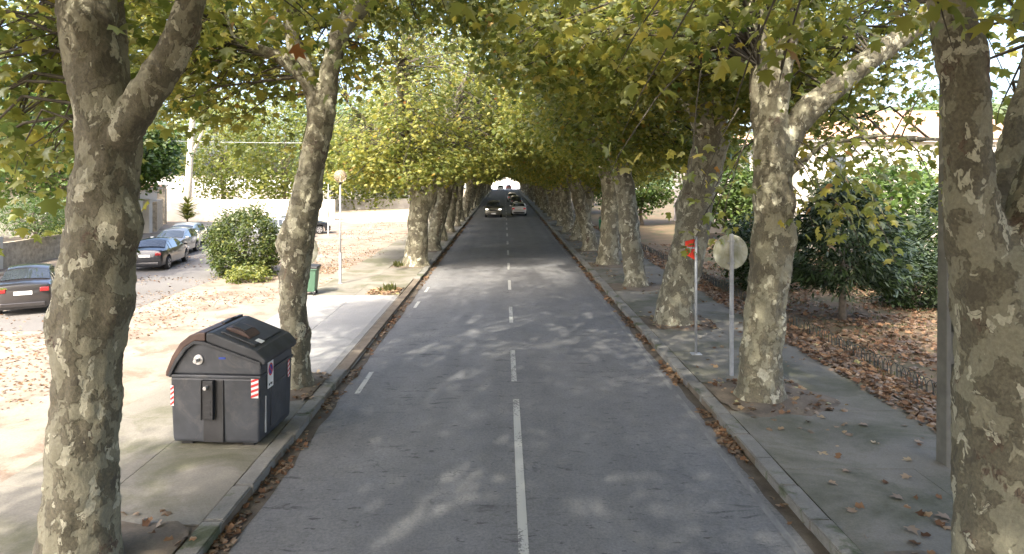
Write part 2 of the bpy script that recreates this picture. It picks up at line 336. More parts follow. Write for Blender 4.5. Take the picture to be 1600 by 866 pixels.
def catmull(pts, step):
    P = [np.array(p, float) for p in pts]; P = [2 * P[0] - P[1]] + P + [2 * P[-1] - P[-2]]; out = []
    for i in range(1, len(P) - 2):
        n = max(2, int(np.linalg.norm(P[i + 1][:3] - P[i][:3]) / step))
        for k in range(n):
            t = k / n; a, b, c, d = P[i - 1], P[i], P[i + 1], P[i + 2]
            out.append(0.5 * (2 * b + (c - a) * t + (2 * a - 5 * b + 4 * c - d) * t * t + (3 * b - a - 3 * c + d) * t ** 3))
    out.append(P[-2]); return np.array(out)

# ------------------------------------------------------------------ leaves (vectorised)
HALF = [(-0.03, 0.26), (0.13, 0.50), (0.30, 0.31), (0.63, 0.50), (0.60, 0.20)]
def leaf_template():
    pts = [(0.0, 0.0)] + HALF + [(1.0, 0.0)] + [(u, -v) for u, v in HALF[::-1]]
    T = [(u, v, -0.10 * abs(v) * 2 - 0.18 * max(0, u - 0.5)) for u, v in pts] + [(0.36, 0.0, 0.05)]
    n = len(pts); F = [(n, i, (i + 1) % n) for i in range(n)]
    return np.array(T), np.array(F)
LT, LF = leaf_template()
def fan(half, fold):
    pts = [(0.0, 0.0)] + half + [(1.0, 0.0)] + [(u, -v) for u, v in half[::-1]]; n = len(pts)
    return np.array([(u, v, -fold * abs(v) * 2 - 0.2 * max(0, u - 0.45)) for u, v in pts] + [(0.36, 0.0, 0.06)]), np.array([(n, i, (i + 1) % n) for i in range(n)])
NT, NF = fan([(0.10, 0.50), (0.30, 0.30), (0.64, 0.50), (0.60, 0.20)], 0.14)
GT, GF = fan([(0.08, 0.48), (0.34, 0.27), (0.68, 0.45)], 0.14)
QT = np.array([(0, 0, 0), (0.45, 0.34, -0.06), (1.0, 0, -0.10), (0.45, -0.34, -0.06)]); QF = np.array([(0, 1, 2), (0, 2, 3)])
FT = np.array([(0, 0, 0), (0.35, 0.13, 0), (1.0, 0.0, -0.06), (0.35, -0.13, 0)]); FF = QF
def unit(a): return a / np.maximum(np.linalg.norm(a, axis=1, keepdims=True), 1e-6)
def leaves_mesh(name, P, D, N, size, tone, T=LT, F=LF, mats=None):
    P = np.asarray(P, float); n = len(P); D = unit(D); N = unit(N - (N * D).sum(1, keepdims=True) * D); Sd = np.cross(N, D)
    V = P[:, None, :] + size[:, None, None] * (T[None, :, 0:1] * D[:, None, :] + T[None, :, 1:2] * Sd[:, None, :] + T[None, :, 2:3] * N[:, None, :])
    k = len(T); V = V.reshape(-1, 3); FA = (F[None] + (np.arange(n) * k)[:, None, None]).reshape(-1, 3)
    me = bpy.data.meshes.new(name); me.vertices.add(len(V)); me.vertices.foreach_set('co', V.astype(np.float32).ravel())
    me.loops.add(FA.size); me.loops.foreach_set('vertex_index', FA.ravel().astype(np.int32))
    me.polygons.add(len(FA)); me.polygons.foreach_set('loop_start', np.arange(0, FA.size, 3, dtype=np.int32))
    try: me.polygons.foreach_set('loop_total', np.full(len(FA), 3, dtype=np.int32))
    except Exception: pass
    at = me.attributes.new('tone', 'FLOAT', 'POINT'); at.data.foreach_set('value', np.repeat(tone, k).astype(np.float32))
    me.update(); me.validate()
    if mats: me.materials.append(M[mats])
    return me
def clump_leaves(rng, C, per, spread, size, tmean, tsd=0.16, droop=0.55):
    """C: clump centres (n,3); returns P, D, N, size, tone"""
    n = len(C); idx = np.repeat(np.arange(n), per); m = len(idx)
    off = rng.normal(size=(m, 3)) * np.array(spread) * rng.uniform(0.6, 1.35, n)[idx][:, None]
    P = C[idx] + off; a = rng.uniform(0, 2 * np.pi, m)
    D = np.stack([np.cos(a), np.sin(a), -droop + rng.normal(size=m) * 0.45], 1) + unit(off) * 0.35
    N = np.stack([rng.normal(size=m) * 0.55, rng.normal(size=m) * 0.55, np.ones(m)], 1)
    sz = size * np.clip(rng.lognormal(0, 0.25, m), 0.5, 1.6)
    ct = np.clip(rng.normal(tmean, 0.10, n), 0.05, 0.8)
    tone = np.clip(ct[idx] + rng.normal(size=m) * tsd, 0, 0.72); o = rng.uniform(size=m)
    tone = np.where(o > 0.99, rng.uniform(0.88, 1.0, m), np.where(o > 0.95, rng.uniform(0.72, 0.86, m), tone))
    return P, D, N, sz, tone

# ------------------------------------------------------------------ plane trees
def wood_mesh(name, limbs, voxel, burls=(), seed=0, amp=0.03):
    mb = MB()
    for L in limbs:
        c = catmull(L, 0.18); mb.tube([p[:3] for p in c], [max(0.02, p[3]) for p in c], 14)
    me = mb.mesh(name); o = bpy.data.objects.new('tmp', me); COL.objects.link(o)
    r = o.modifiers.new('r', 'REMESH'); r.mode = 'VOXEL'; r.voxel_size = voxel
    sm = o.modifiers.new('s', 'SMOOTH'); sm.iterations = 4; sm.factor = 0.5
    dg = bpy.context.evaluated_depsgraph_get(); ev = o.evaluated_get(dg); out = bpy.data.meshes.new_from_object(ev); out.name = name
    bpy.data.objects.remove(o); bpy.data.meshes.remove(me)
    n = len(out.vertices); co = np.empty(n * 3, np.float32); no = np.empty(n * 3, np.float32)
    out.vertices.foreach_get('co', co); out.vertices.foreach_get('normal', no); co = co.reshape(-1, 3); no = no.reshape(-1, 3)
    d = np.empty(n, np.float32)
    for i in range(n):
        v = Vector(co[i]) + Vector((seed * 7.3, 0, 0)); 
        rg_ = noise.noise(Vector((v.x * 5, v.y * 5, v.z * 1.3))); d[i] = amp * (noise.noise(v * 1.6) * 1.5 + noise.noise(v * 4.5) * 0.6 + (0.35 - abs(rg_)) * 0.6 + (0.30 if noise.noise(v * 6.5) > 0.12 else 0.0) + noise.noise(v * 14) * 0.25)
    for (bx, by, bz, br, bh) in burls:
        q = np.linalg.norm(co - np.array((bx, by, bz)), axis=1) / br; d += np.where(q < 1, bh * (1 - q ** 2) ** 2, 0)
    out.vertices.foreach_set('co', (co + no * d[:, None]).ravel()); out.polygons.foreach_set('use_smooth', [True] * len(out.polygons))
    out.update(); out.materials.clear(); out.materials.append(M['bark']); return out
def twig_mesh(name, limbs, C, rng, r0=0.032):
    SP = np.concatenate([catmull(L, 0.35)[:, :3] for L in limbs[1:]] + [catmull(limbs[0], 0.35)[-3:, :3]])
    mb = MB()
    for c in C:
        d = np.linalg.norm(SP - c, axis=1) + np.where(SP[:, 2] > c[2] + 1.0, 3.0, 0) ; a = SP[np.argmin(d)]; L = np.linalg.norm(c - a)
        m = (a + c) / 2 + np.array([0, 0, 0.16 * L]) + rng.normal(size=3) * 0.07 * L
        e = c + (c - m) / max(L, .1) * 0.3 + np.array([0, 0, -0.15]); pts = [a, a * 0.4 + m * 0.6, m, m * 0.45 + c * 0.55, c, e]; rr = min(0.038, r0 * (0.35 + 0.22 * L))
        mb.tube(pts, [rr, rr * .85, rr * .7, rr * .5, rr * .3, 0.004], 5, False)
    me = mb.mesh(name, True); me.materials.append(M['twig']); return me

def crown_centres(rng, n, zl, rx=(-4.8, 5.8), ry=4.8, ztop=13.5, keep=None):
    out = []
    while len(out) < n:
        x = rng.uniform(*rx); y = rng.uniform(-ry, ry); cx = (rx[0] + rx[1]) / 2; ax = (rx[1] - rx[0]) / 2
        q = ((x - cx) / ax) ** 2 + (y / ry) ** 2
        if q > 1: continue
        lo = zl(x, y); hi = max(lo + 0.6, ztop - 5.5 * q)
        z = lo + rng.exponential(0.9) if rng.uniform() < 0.72 else rng.uniform(lo, hi)
        if x * x + y * y < 0.8 and z < 5.6: continue
        if keep and not keep(x, y, z): continue
        out.append((x, y, z))
    return np.array(out)
def make_tree(name, label, group, limbs, C, rng, loc, rz=0.0, voxel=0.05, burls=(), seed=0, per=34, tmean=0.46, size=0.19, amp=0.03, spread=(0.42, 0.42, 0.30), T=NT, F=NF):
    t = thing(name, label, 'tree', loc, rz, group)
    link('trunk', wood_mesh('trunk', limbs, voxel, burls, seed, amp), None, t)
    link('branches', twig_mesh('branches', limbs, C, rng), None, t)
    P, D, N, sz, tone = clump_leaves(rng, C, per, spread, size, tmean)
    c = link('crown', leaves_mesh('crown', P, D, N, sz, tone, T, F, mats='plane_leaf'), None, t); tag(c, kind='stuff')
    return t
GEN = 'plane trees lining the avenue'
def gen_limbs(rng, lean, r, fork, low=0.0):
    a = lean; tr = [(0, 0, -0.3, r * 1.55), (0.0, 0, 0.12, r * 1.28), (0.02, 0.0, 0.55, r * 1.05), (a * 0.35, rng.normal() * .05, fork * 0.4, r), (a * 0.7, rng.normal() * .07, fork * 0.72, r * 0.97), (a, 0, fork, r * 1.0), (a, 0, fork + .45, r * .55)]
    L = [tr]
    def limb(dx, dy, top, rr, out):
        p = [(a, 0, fork - 0.45, rr)]
        for k, t in enumerate((0.22, 0.45, 0.7, 1.0)):
            p.append((a + dx * out * t ** 1.15 + rng.normal() * .12, dy * out * t ** 1.15 + rng.normal() * .12, fork + (top - fork) * (t ** 0.85), rr * (1 - 0.75 * t)))
        L.append(p)
    limb(1, rng.normal() * .25, 9.0 + rng.uniform(-.5, .8), r * 0.62, 4.0)
    limb(-1, rng.normal() * .3, 9.5, r * 0.55, 3.2)
    limb(0.25, 1, 10.0, r * 0.55, 2.6); limb(0.2, -1, 10.0, r * 0.55, 2.6)
    limb(0.1, 0.1, 12.8, r * 0.6, 1.0)
    return L
def zl_gen(x, y):
    w = 0.9 * noise.noise(Vector((x * 0.55, y * 0.55, 3.3))) + 0.5 * noise.noise(Vector((x * 1.3, y * 1.3, 7.1)))
    if x > 0: return 4.35 + 1.5 * min(1.15, x / 4.6) ** 1.3 + w
    return 4.7 - 0.05 * x + w
protos = []
for v, (lean, r, fork) in enumerate(((0.5, 0.44, 4.7), (-1.1, 0.50, 5.4), (1.0, 0.42, 4.4), (-0.2, 0.47, 3.8))):
    rng = np.random.default_rng(100 + v)
    L = gen_limbs(rng, lean, r, fork); C = crown_centres(rng, 440, zl_gen)
    bl = [(rng.uniform(-.5, .5), -0.35, rng.uniform(1.2, 3.8), 0.5, 0.10) for _ in range(3)]
    protos.append(make_tree('plane_tree', '', GEN, L, C, rng, (0, 0, 0), 0, 0.075, bl, v, per=40, tmean=0.47 + 0.03 * v, amp=0.05, size=0.160, spread=(0.37, 0.37, 0.30), T=GT, F=GF))
ORD = ['first', 'second', 'third', 'fourth', 'fifth', 'sixth', 'seventh', 'eighth', 'ninth', 'tenth', 'eleventh', 'twelfth', 'thirteenth', 'fourteenth']
rs = random.Random(5); used = set()
def place(v, x, y, side, label, zs=1.0, lift=0.0, big=1.0):
    if v in used: t = copy_tree(protos[v])
    else: t = protos[v]; used.add(v)
    s = rs.uniform(0.93, 1.08); t.location = (x, y, 0.1); t.rotation_euler = (0, 0, (0 if side < 0 else math.pi) + rs.uniform(-.18, .18)); t.scale = (s * big, s * big, s * zs)
    t['label'] = label
    if lift:
        for c in t.children:
            if c.name.split('.')[0] in ('crown', 'branches'): c.location.z = lift
    return t
# right row from the third trunk on, left row beyond the driveway
for i in range(29):
    y = 21.0 + 6.72 * i + rs.uniform(-.25, .25); k = i + 2
    v = (1, 0, 3, 2)[i % 4] if i < 4 else rs.randrange(4); lift = (1.7, 1.0, .4, .1)[i] if i < 4 else (-.2 if i < 13 else -.75)
    place(v, 5.24 + rs.uniform(-.12, .12), y, 1, 'mottled plane tree, %s trunk from the front in the right-hand row' % ORD[k] if k < 14 else 'distant plane tree deep in the right-hand row by the far cars', lift=lift)
for i in range(1, 27):
    y = 34.3 + 6.6 * i + rs.uniform(-.25, .25); k = i
    v = (3, 2, 1, 0)[i % 4] if i < 4 else rs.randrange(4)
    place(v, -4.44 + rs.uniform(-.12, .12), y, -1, 'mottled plane tree, %s trunk beyond the driveway in the left row' % ORD[k] if k < 14 else 'distant plane tree deep in the left-hand row by the far cars', lift=-.75 if i > 10 else 0.0)
for y in (0.6, -6.3, -13.2, -20.1):
    place(rs.randrange(4), -5.2, y, -1, 'plane tree of the left row standing behind the viewpoint', lift=2.6)
    place(rs.randrange(4), 5.6, y, 1, 'plane tree of the right row standing behind the viewpoint', lift=2.6)

def near_tree(label, base, limbs, C, seed, burls, per=34, tm=0.46, voxel=0.03, size=0.165, spread=(0.42, 0.42, 0.30), amp=0.036):
    b = np.array((base[0], base[1], 0.1)); rng = np.random.default_rng(seed)
    LL = [[(p[0] - b[0], p[1] - b[1], p[2] - b[2], p[3]) for p in L] for L in limbs]
    t = make_tree('plane_tree', label, GEN, LL, np.asarray(C) - b, rng, tuple(b), 0, voxel, [(q[0] - b[0], q[1] - b[1], q[2] - b[2], q[3], q[4]) for q in burls], seed, per, tm, size, amp, spread)
    return t
def region(rng, n, lo, hi): return rng.uniform(lo, hi, (n, 3))
# --- front left tree
rng = np.random.default_rng(11)
LA = [[(-4.98, 7.90, -0.20, 0.609), (-4.95, 7.90, 0.12, 0.505), (-4.93, 7.90, 0.45, 0.418), (-4.87, 7.90, 1.54, 0.370), (-4.81, 7.90, 2.28, 0.374), (-4.80, 7.90, 2.87, 0.392), (-4.72, 7.90, 3.54, 0.396), (-4.63, 7.90, 4.13, 0.383), (-4.60, 7.90, 4.80, 0.348), (-4.62, 7.90, 5.24, 0.348), (-4.70, 7.90, 5.76, 0.318), (-4.78, 7.90, 6.28, 0.296), (-4.85, 7.90, 6.90, 0.278), (-5.00, 7.90, 8.50, 0.209), (-5.20, 8.00, 10.50, 0.104)],
      [(-4.50, 7.85, 4.85, 0.174), (-4.36, 7.80, 5.20, 0.196), (-4.15, 7.80, 5.50, 0.196), (-3.87, 7.80, 5.98, 0.178), (-3.61, 7.80, 6.50, 0.161), (-3.45, 7.80, 7.00, 0.148), (-2.60, 7.70, 8.60, 0.113), (-1.40, 7.50, 9.80, 0.061)],
      [(-4.70, 8.15, 5.20, 0.157), (-4.82, 8.45, 5.80, 0.157), (-4.88, 8.55, 6.50, 0.139), (-4.94, 8.60, 7.50, 0.122), (-5.20, 9.60, 9.20, 0.087), (-5.60, 10.60, 10.20, 0.044)]]
CA = np.concatenate([crown_centres(rng, 230, lambda x, y: 7.3 + 0.1 * abs(x), rx=(-3.4, 5.8), ztop=13) + np.array((-4.9, 7.9, 0)),
     region(rng, 46, (-7.8, 8.2, 4.9), (-5.5, 10.2, 7.0)), region(rng, 18, (-6.6, 8.6, 6.0), (-5.4, 9.8, 7.2)), region(rng, 6, (-3.8, 9.2, 6.5), (-2.6, 10.5, 7.6)), region(rng, 16, (-6.6, 1.0, 7.6), (-2.6, 4.5, 9.4))])  # last region: leaf clumps above the view, added to shade the near road
near_tree('thick mottled plane trunk nearest on the left, in front of the big bin', (-4.95, 7.9), LA, CA, 11,
     [(-4.14, 7.75, 4.15, 0.42, 0.17), (-4.25, 7.7, 3.2, 0.40, 0.12), (-5.25, 7.7, 3.0, 0.36, 0.09), (-4.45, 7.6, 0.85, 0.30, 0.09), (-4.25, 7.6, 5.15, 0.25, 0.06), (-4.75, 7.45, 3.3, 0.4, 0.05)], per=27, tm=0.44, spread=(.56, .56, .42))
# --- second left tree
rng = np.random.default_rng(12)
LB = [[(-4.52, 14.70, -0.20, 0.533), (-4.52, 14.70, 0.15, 0.404), (-4.50, 14.70, 0.60, 0.323), (-4.49, 14.70, 1.02, 0.301), (-4.57, 14.70, 1.99, 0.291), (-4.49, 14.70, 2.95, 0.323), (-4.41, 14.70, 3.50, 0.348), (-4.27, 14.70, 4.19, 0.310), (-4.11, 14.70, 5.02, 0.275), (-3.98, 14.70, 5.71, 0.288), (-3.94, 14.70, 6.25, 0.284), (-3.94, 14.70, 6.70, 0.129)],
      [(-3.95, 14.70, 6.10, 0.241), (-3.76, 14.70, 6.88, 0.215), (-3.66, 14.70, 7.36, 0.200), (-3.46, 14.70, 7.91, 0.206), (-3.00, 14.70, 8.46, 0.194), (-2.40, 14.70, 9.40, 0.163), (-1.40, 14.60, 10.60, 0.095)],
      [(-4.02, 14.80, 6.10, 0.206), (-4.44, 14.90, 7.19, 0.168), (-4.64, 14.90, 7.81, 0.150), (-4.72, 14.90, 8.51, 0.142), (-4.90, 15.00, 9.60, 0.120), (-5.10, 15.30, 11.20, 0.060)],
      [(-4.05, 14.60, 6.45, 0.138), (-4.56, 14.40, 7.06, 0.129), (-5.10, 14.40, 7.30, 0.116), (-5.71, 14.40, 7.57, 0.095), (-5.94, 14.40, 8.11, 0.082), (-6.10, 14.30, 9.20, 0.060), (-6.60, 14.20, 10.00, 0.034)]]
CB = np.concatenate([crown_centres(rng, 330, lambda x, y: 8.7 if x > -0.6 else 7.2, ztop=13.5, keep=lambda x, y, z: not (y < 0.3 and z < 8.8 and -1.2 < x < 2.5)) + np.array((-4.5, 14.7, 0)),
     region(rng, 54, (-8.6, 13.4, 6.2), (-5.0, 16.4, 8.6)), region(rng, 12, (-7.9, 13.6, 5.6), (-5.7, 15.0, 6.6)), region(rng, 16, (-4.9, 15.6, 7.0), (-3.2, 18.0, 9.0)), region(rng, 2, (-4.9, 15.5, 4.7), (-4.6, 15.8, 5.4)), region(rng, 75, (-6.5, 16.5, 8.6), (1.8, 26, 12.5))])
near_tree('crooked plane tree growing right behind the big dark bin', (-4.52, 14.7), LB, CB, 12,
     [(-4.85, 14.55, 3.2, 0.40, 0.12), (-4.75, 14.4, 3.45, 0.25, 0.06), (-3.75, 14.5, 4.2, 0.3, 0.05), (-3.62, 14.6, 6.35, 0.3, 0.08), (-4.3, 14.4, 2.2, .3, .04)], per=38, tm=0.50)
# --- front right tree
rng = np.random.default_rng(13)
LC = [[(5.22, 7.00, -0.20, 0.784), (5.20, 7.00, 0.20, 0.608), (5.18, 7.00, 0.81, 0.511), (5.17, 7.00, 1.64, 0.479), (5.15, 7.00, 2.55, 0.465), (5.12, 7.00, 3.34, 0.456), (5.09, 7.00, 3.75, 0.414), (5.09, 7.00, 4.15, 0.192)],
      [(5.05, 7.00, 3.40, 0.332), (4.92, 7.00, 3.87, 0.314), (4.80, 7.00, 4.33, 0.254), (4.76, 7.00, 4.85, 0.225), (4.75, 7.00, 5.31, 0.218), (4.69, 7.00, 5.83, 0.205), (4.57, 7.00, 6.36, 0.192), (4.32, 7.00, 7.50, 0.158), (3.32, 6.90, 9.20, 0.087)],
      [(5.16, 7.00, 3.40, 0.332), (5.28, 6.98, 3.95, 0.262), (5.40, 6.95, 4.40, 0.227), (5.61, 6.95, 4.95, 0.214), (5.84, 6.95, 5.60, 0.197), (6.12, 6.90, 6.60, 0.166), (6.72, 6.80, 8.60, 0.096)],
      [(5.32, 7.30, 3.50, 0.202), (5.52, 7.60, 4.10, 0.188), (5.74, 7.75, 4.72, 0.183), (5.98, 7.85, 5.36, 0.180), (6.32, 8.00, 6.30, 0.148), (6.92, 8.60, 8.20, 0.087)]]
CC = np.concatenate([crown_centres(rng, 230, lambda x, y: 7.2, rx=(-5.4, 5.0), ztop=13) + np.array((5.1, 7.0, 0)),
     region(rng, 16, (6.7, 8.6, 4.5), (8.8, 10.8, 7.4))])
T_R1 = near_tree('thick mottled plane trunk nearest on the right, forking at half height', (5.08, 7.0), LC, CC, 13,
     [(4.50, 6.8, 4.35, 0.3, 0.06), (4.98, 6.5, 3.75, 0.35, 0.05), (4.55, 6.7, 1.0, 0.3, 0.05)], per=27, tm=0.5, spread=(.56, .56, .42))
# --- second right tree
rng = np.random.default_rng(14)
LD = [[(5.22, 14.00, -0.20, 0.757), (5.24, 14.00, 0.12, 0.568), (5.25, 14.00, 0.45, 0.464), (5.27, 14.00, 0.93, 0.413), (5.35, 14.00, 1.98, 0.397), (5.46, 14.00, 3.03, 0.397), (5.52, 14.00, 3.95, 0.378), (5.50, 14.00, 4.87, 0.383), (5.52, 14.00, 5.40, 0.370), (5.54, 14.00, 5.95, 0.215)],
      [(5.62, 14.00, 4.95, 0.241), (6.13, 14.00, 5.92, 0.245), (6.72, 14.00, 6.45, 0.232), (7.57, 14.00, 7.10, 0.213), (8.42, 14.00, 7.73, 0.191), (8.95, 14.00, 8.28, 0.169), (9.60, 14.00, 9.20, 0.129), (10.20, 14.20, 10.30, 0.069)],
      [(5.56, 14.00, 5.20, 0.241), (5.60, 14.00, 6.31, 0.225), (5.72, 14.00, 7.10, 0.203), (5.93, 14.00, 7.76, 0.181), (6.13, 14.00, 8.41, 0.158), (6.30, 14.00, 9.60, 0.120), (6.20, 14.20, 11.50, 0.052)],
      [(5.40, 14.10, 5.20, 0.206), (5.30, 14.20, 6.47, 0.194), (5.27, 14.20, 7.40, 0.183), (5.19, 14.20, 8.33, 0.160), (4.90, 14.20, 9.60, 0.120), (4.20, 14.40, 11.00, 0.060)],
      [(5.75, 13.90, 4.65, 0.073), (6.13, 13.80, 5.06, 0.052), (6.49, 13.80, 5.32, 0.047), (7.01, 13.80, 5.40, 0.043), (7.72, 13.80, 5.49, 0.036), (8.30, 13.80, 5.42, 0.031), (8.90, 13.80, 5.42, 0.024)]]
CD = np.concatenate([crown_centres(rng, 300, lambda x, y: (6.9 if x < -1.2 else 7.6), rx=(-5.3, 5.0), ztop=13, keep=lambda x, y, z: not (y < 0.5 and z < 8.9 and -0.9 < x < 4.5)) + np.array((5.3, 14.0, 0)),
     region(rng, 18, (6.0, 14.8, 6.2), (8.6, 17.5, 8.6)), region(rng, 24, (1.2, 13.4, 6.9), (4.2, 17.5, 9.0)), region(rng, 3, (8.0, 14.2, 6.0), (8.4, 14.6, 6.8)), region(rng, 16, (6.2, 14.8, 4.6), (9.2, 17.5, 6.4))])
T_R2 = near_tree('mottled plane tree on the right with one long limb slanting right, by the round sign', (5.24, 14.0), LD, CD, 14,
     [(5.95, 13.8, 3.4, 0.42, 0.10), (5.3, 13.6, 2.9, 0.35, 0.05), (4.9, 13.7, 0.7, 0.4, 0.05), (5.85, 13.8, 4.2, .3, .05)], per=38, tm=0.5)
# --- first left tree beyond the driveway
rng = np.random.default_rng(15)
LE = [[(-4.46, 34.3, -.2, .95), (-4.45, 34.3, .15, .74), (-4.43, 34.3, .6, .60), (-4.36, 34.3, 1.6, .52), (-4.31, 34.3, 2.55, .50), (-4.15, 34.3, 3.4, .54), (-4.1, 34.3, 3.9, .35)],
      [(-4.2, 34.3, 3.1, .36), (-4.6, 34.3, 4.4, .30), (-4.76, 34.3, 5.44, .28), (-4.82, 34.2, 7.4, .25), (-5.0, 34, 9.6, .16), (-5.1, 33.8, 11.8, .06)],
      [(-4.05, 34.3, 3.1, .38), (-3.6, 34.3, 4.1, .34), (-3.15, 34.3, 4.9, .31), (-2.83, 34.3, 6.7, .27), (-2.2, 34.2, 8.8, .2), (-1.2, 34, 10.8, .08)],
      [(-4.3, 34.1, 4.2, .22), (-4.6, 32.8, 6.2, .19), (-4.7, 31.2, 8.0, .14), (-4.6, 29.4, 9.4, .06)], [(-4.5, 34.2, 5.0, .18), (-6.0, 33.6, 6.6, .15), (-7.6, 33, 8.2, .07)]]
CE = np.concatenate([crown_centres(rng, 420, zl_gen) + np.array((-4.4, 34.3, 0)), region(rng, 60, (-8.6, 28.5, 5.4), (-3.0, 34, 11.5)), region(rng, 85, (-5.5, 27.5, 7.0), (0.5, 33, 13)), region(rng, 22, (-8.4, 31.5, 4.2), (-5.4, 34, 5.6))])
near_tree('mottled plane tree, first trunk beyond the driveway in the left row', (-4.44, 34.3), LE, CE, 15, [(-4.8, 34.0, 2.4, .5, .06), (-4.0, 33.9, 3.2, .5, .06)], per=42, tm=0.5, voxel=0.055)
# hanging sprays: single leaves, each a part of its own
lrng = np.random.default_rng(77); LEAFM = []
for k, tn in enumerate((0.35, 0.5, 0.62, 0.74, 0.84, 0.97)):
    T2 = LT.copy(); T2[:, 2] += 0.05 * np.sin(k + T2[:, 0] * 3) - 0.12 * T2[:, 0] ** 2
    LEAFM.append(leaves_mesh('leaf', np.zeros((1, 3)), np.array([[0, -1.0, 0]]), np.array([[0, 0, 1.0]]), np.array([1.0]), np.array([tn]), T=T2, mats='plane_leaf'))
def spray(tree, c, n, spread, w, size, start=None):
    crown = [q for q in tree.children if q.name.startswith('crown')][0]; base = Vector(tree.location)
    c = np.array(c, float)
    if start is not None:
        s = np.array(start, float); m = (s + c) / 2 + np.array((0, 0, 0.12)); pts = [p - np.array(base) for p in (s, m, c, c + (c - m) * 0.25 - np.array((0, 0, 0.1)))]
        MB().tube(pts, [0.018, 0.013, 0.008, 0.003], 5, False).build('twig', 'twig', crown, smooth=True)
    for _ in range(n):
        p = c + lrng.normal(size=3) * np.array(spread); o = bpy.data.objects.new('leaf', LEAFM[lrng.choice(6, p=w)]); COL.objects.link(o); o.parent = crown
        o.location = Vector(p) - base; s = size * lrng.uniform(0.7, 1.15); o.scale = (s, s, s)
        o.rotation_euler = (R(lrng.uniform(5, 75)), R(lrng.normal() * 22), lrng.uniform(-2.2, 2.2))
YEL = [0.05, 0.15, 0.35, 0.28, 0.12, 0.05]; GRN = [0.3, 0.36, 0.2, 0.08, 0.03, 0.03]
spray(T_R1, (2.00, 5.6, 5.62), 7, (0.13, 0.15, 0.09), YEL, 0.20, (3.4, 6.6, 8.0)); spray(T_R1, (2.33, 5.6, 5.80), 6, (0.10, 0.15, 0.08), YEL, 0.20, (3.4, 6.6, 8.0))
spray(T_R1, (3.45, 5.4, 6.02), 6, (0.18, 0.15, 0.06), YEL, 0.20, (3.6, 6.8, 7.8)); spray(T_R1, (4.0, 5.3, 5.95), 10, (0.25, 0.2, 0.09), GRN, 0.24, (4.2, 6.8, 7.2))
spray(T_R1, (3.9, 6.0, 6.1), 5, (0.2, 0.2, 0.06), YEL, 0.2); spray(T_R1, (1.35, 7.0, 6.15), 7, (0.3, 0.3, 0.15), YEL, 0.19, (3.2, 7.0, 8.6)); spray(T_R1, (1.6, 8.0, 5.65), 6, (0.25, 0.3, 0.15), YEL, 0.19, (3.2, 7.2, 8.4))
spray(T_R2, (1.62, 9.6, 5.0), 6, (0.12, 0.2, 0.10), YEL, 0.19, (3.2, 12.0, 6.6)); spray(T_R2, (2.7, 9.8, 5.05), 9, (0.28, 0.3, 0.09), YEL, 0.19, (3.6, 12.5, 6.6))
spray(T_R2, (3.5, 12.0, 4.6), 12, (0.5, 0.4, 0.28), GRN, 0.19, (4.6, 13.4, 6.0)); spray(T_R2, (4.1, 12.6, 4.2), 14, (0.45, 0.4, 0.3), GRN, 0.19, (4.9, 13.6, 5.6))
spray(T_R2, (4.55, 14.9, 3.75), 14, (0.35, 0.4, 0.3), GRN, 0.19, (5.0, 14.2, 5.3)); spray(T_R2, (4.68, 16.9, 2.98), 9, (0.2, 0.10, 0.16), GRN, 0.19, (4.9, 15.5, 4.4)); spray(T_R2, (4.9, 15.6, 4.6), 10, (0.4, 0.4, 0.3), GRN, 0.19, (5.2, 14.3, 5.4))
for (x, z, n) in ((6.2, 4.9, 14), (6.7, 4.55, 18), (6.4, 4.2, 16), (7.0, 4.0, 16), (7.3, 4.6, 12), (6.9, 3.55, 10), (7.5, 3.75, 8), (7.7, 3.15, 5), (6.1, 4.4, 10), (7.8, 4.9, 9), (8.4, 4.75, 10), (8.8, 5.1, 8), (7.3, 5.25, 9), (6.8, 5.5, 7), (8.1, 6.1, 9), (8.3, 6.5, 8), (6.0, 3.9, 8)):
    spray(T_R2, (x, 13.5 + 0.15 * math.sin(x * 9), z), int(n * 1.5), (0.32, 0.3, 0.24), GRN if z > 4.3 else [0.15, 0.3, 0.28, 0.15, 0.06, 0.06], 0.20, (x - 0.35, 13.7, min(5.4, z + 0.7)))

# ------------------------------------------------------------------ ground, road, pavements
XL, XR = -3.69, 4.04          # road edges (kerb faces)
g = MB()
def sheet(mb, x0, x1, y0, y1, z): mb.add([(x0, y0, z), (x1, y0, z), (x1, y1, z), (x0, y1, z)], [(0, 1, 2, 3)])
for (x0, x1, z) in ((-1500, XL - 0.05, 0.10), (XL - 0.05, XR + 0.05, -0.03), (XR + 0.05, 1500, 0.10)): sheet(g, x0, x1, -80, 222, z)
sheet(g, -1500, 1500, 222, 3000, -0.02)
g.add([(XL - .05, -80, -.03), (XL - .05, 222, -.03), (XL - .05, 222, .10), (XL - .05, -80, .10)], [(0, 1, 2, 3)]); g.add([(XR + .05, -80, -.03), (XR + .05, 222, -.03), (XR + .05, 222, .10), (XR + .05, -80, .10)], [(0, 1, 2, 3)])
struct('ground', g, 'earth')
rd = MB(); cols = [XL, -2.5, -1.2, 0.17, 1.5, 2.8, XR]; ys = [-60 + 6 * i for i in range(48)]
vs = [(x, y, 0.0 + 0.05 * (1 - ((x - 0.17) / 3.9) ** 2) ) for y in ys for x in cols]; nc = len(cols)
rd.add(vs, [(j * nc + i, j * nc + i + 1, (j + 1) * nc + i + 1, (j + 1) * nc + i) for j in range(len(ys) - 1) for i in range(nc - 1)])
road = struct('road', rd, 'asphalt', smooth=True)
def road_z(x): return 0.05 * (1 - ((x - 0.17) / 3.9) ** 2)
sq = MB(); sheet(sq, -300, 300, 222.5, 900, 0.004); struct('end_glow_ground', sq, 'glow_ground')  # added pale sheet, so the far opening of the tunnel burns out white
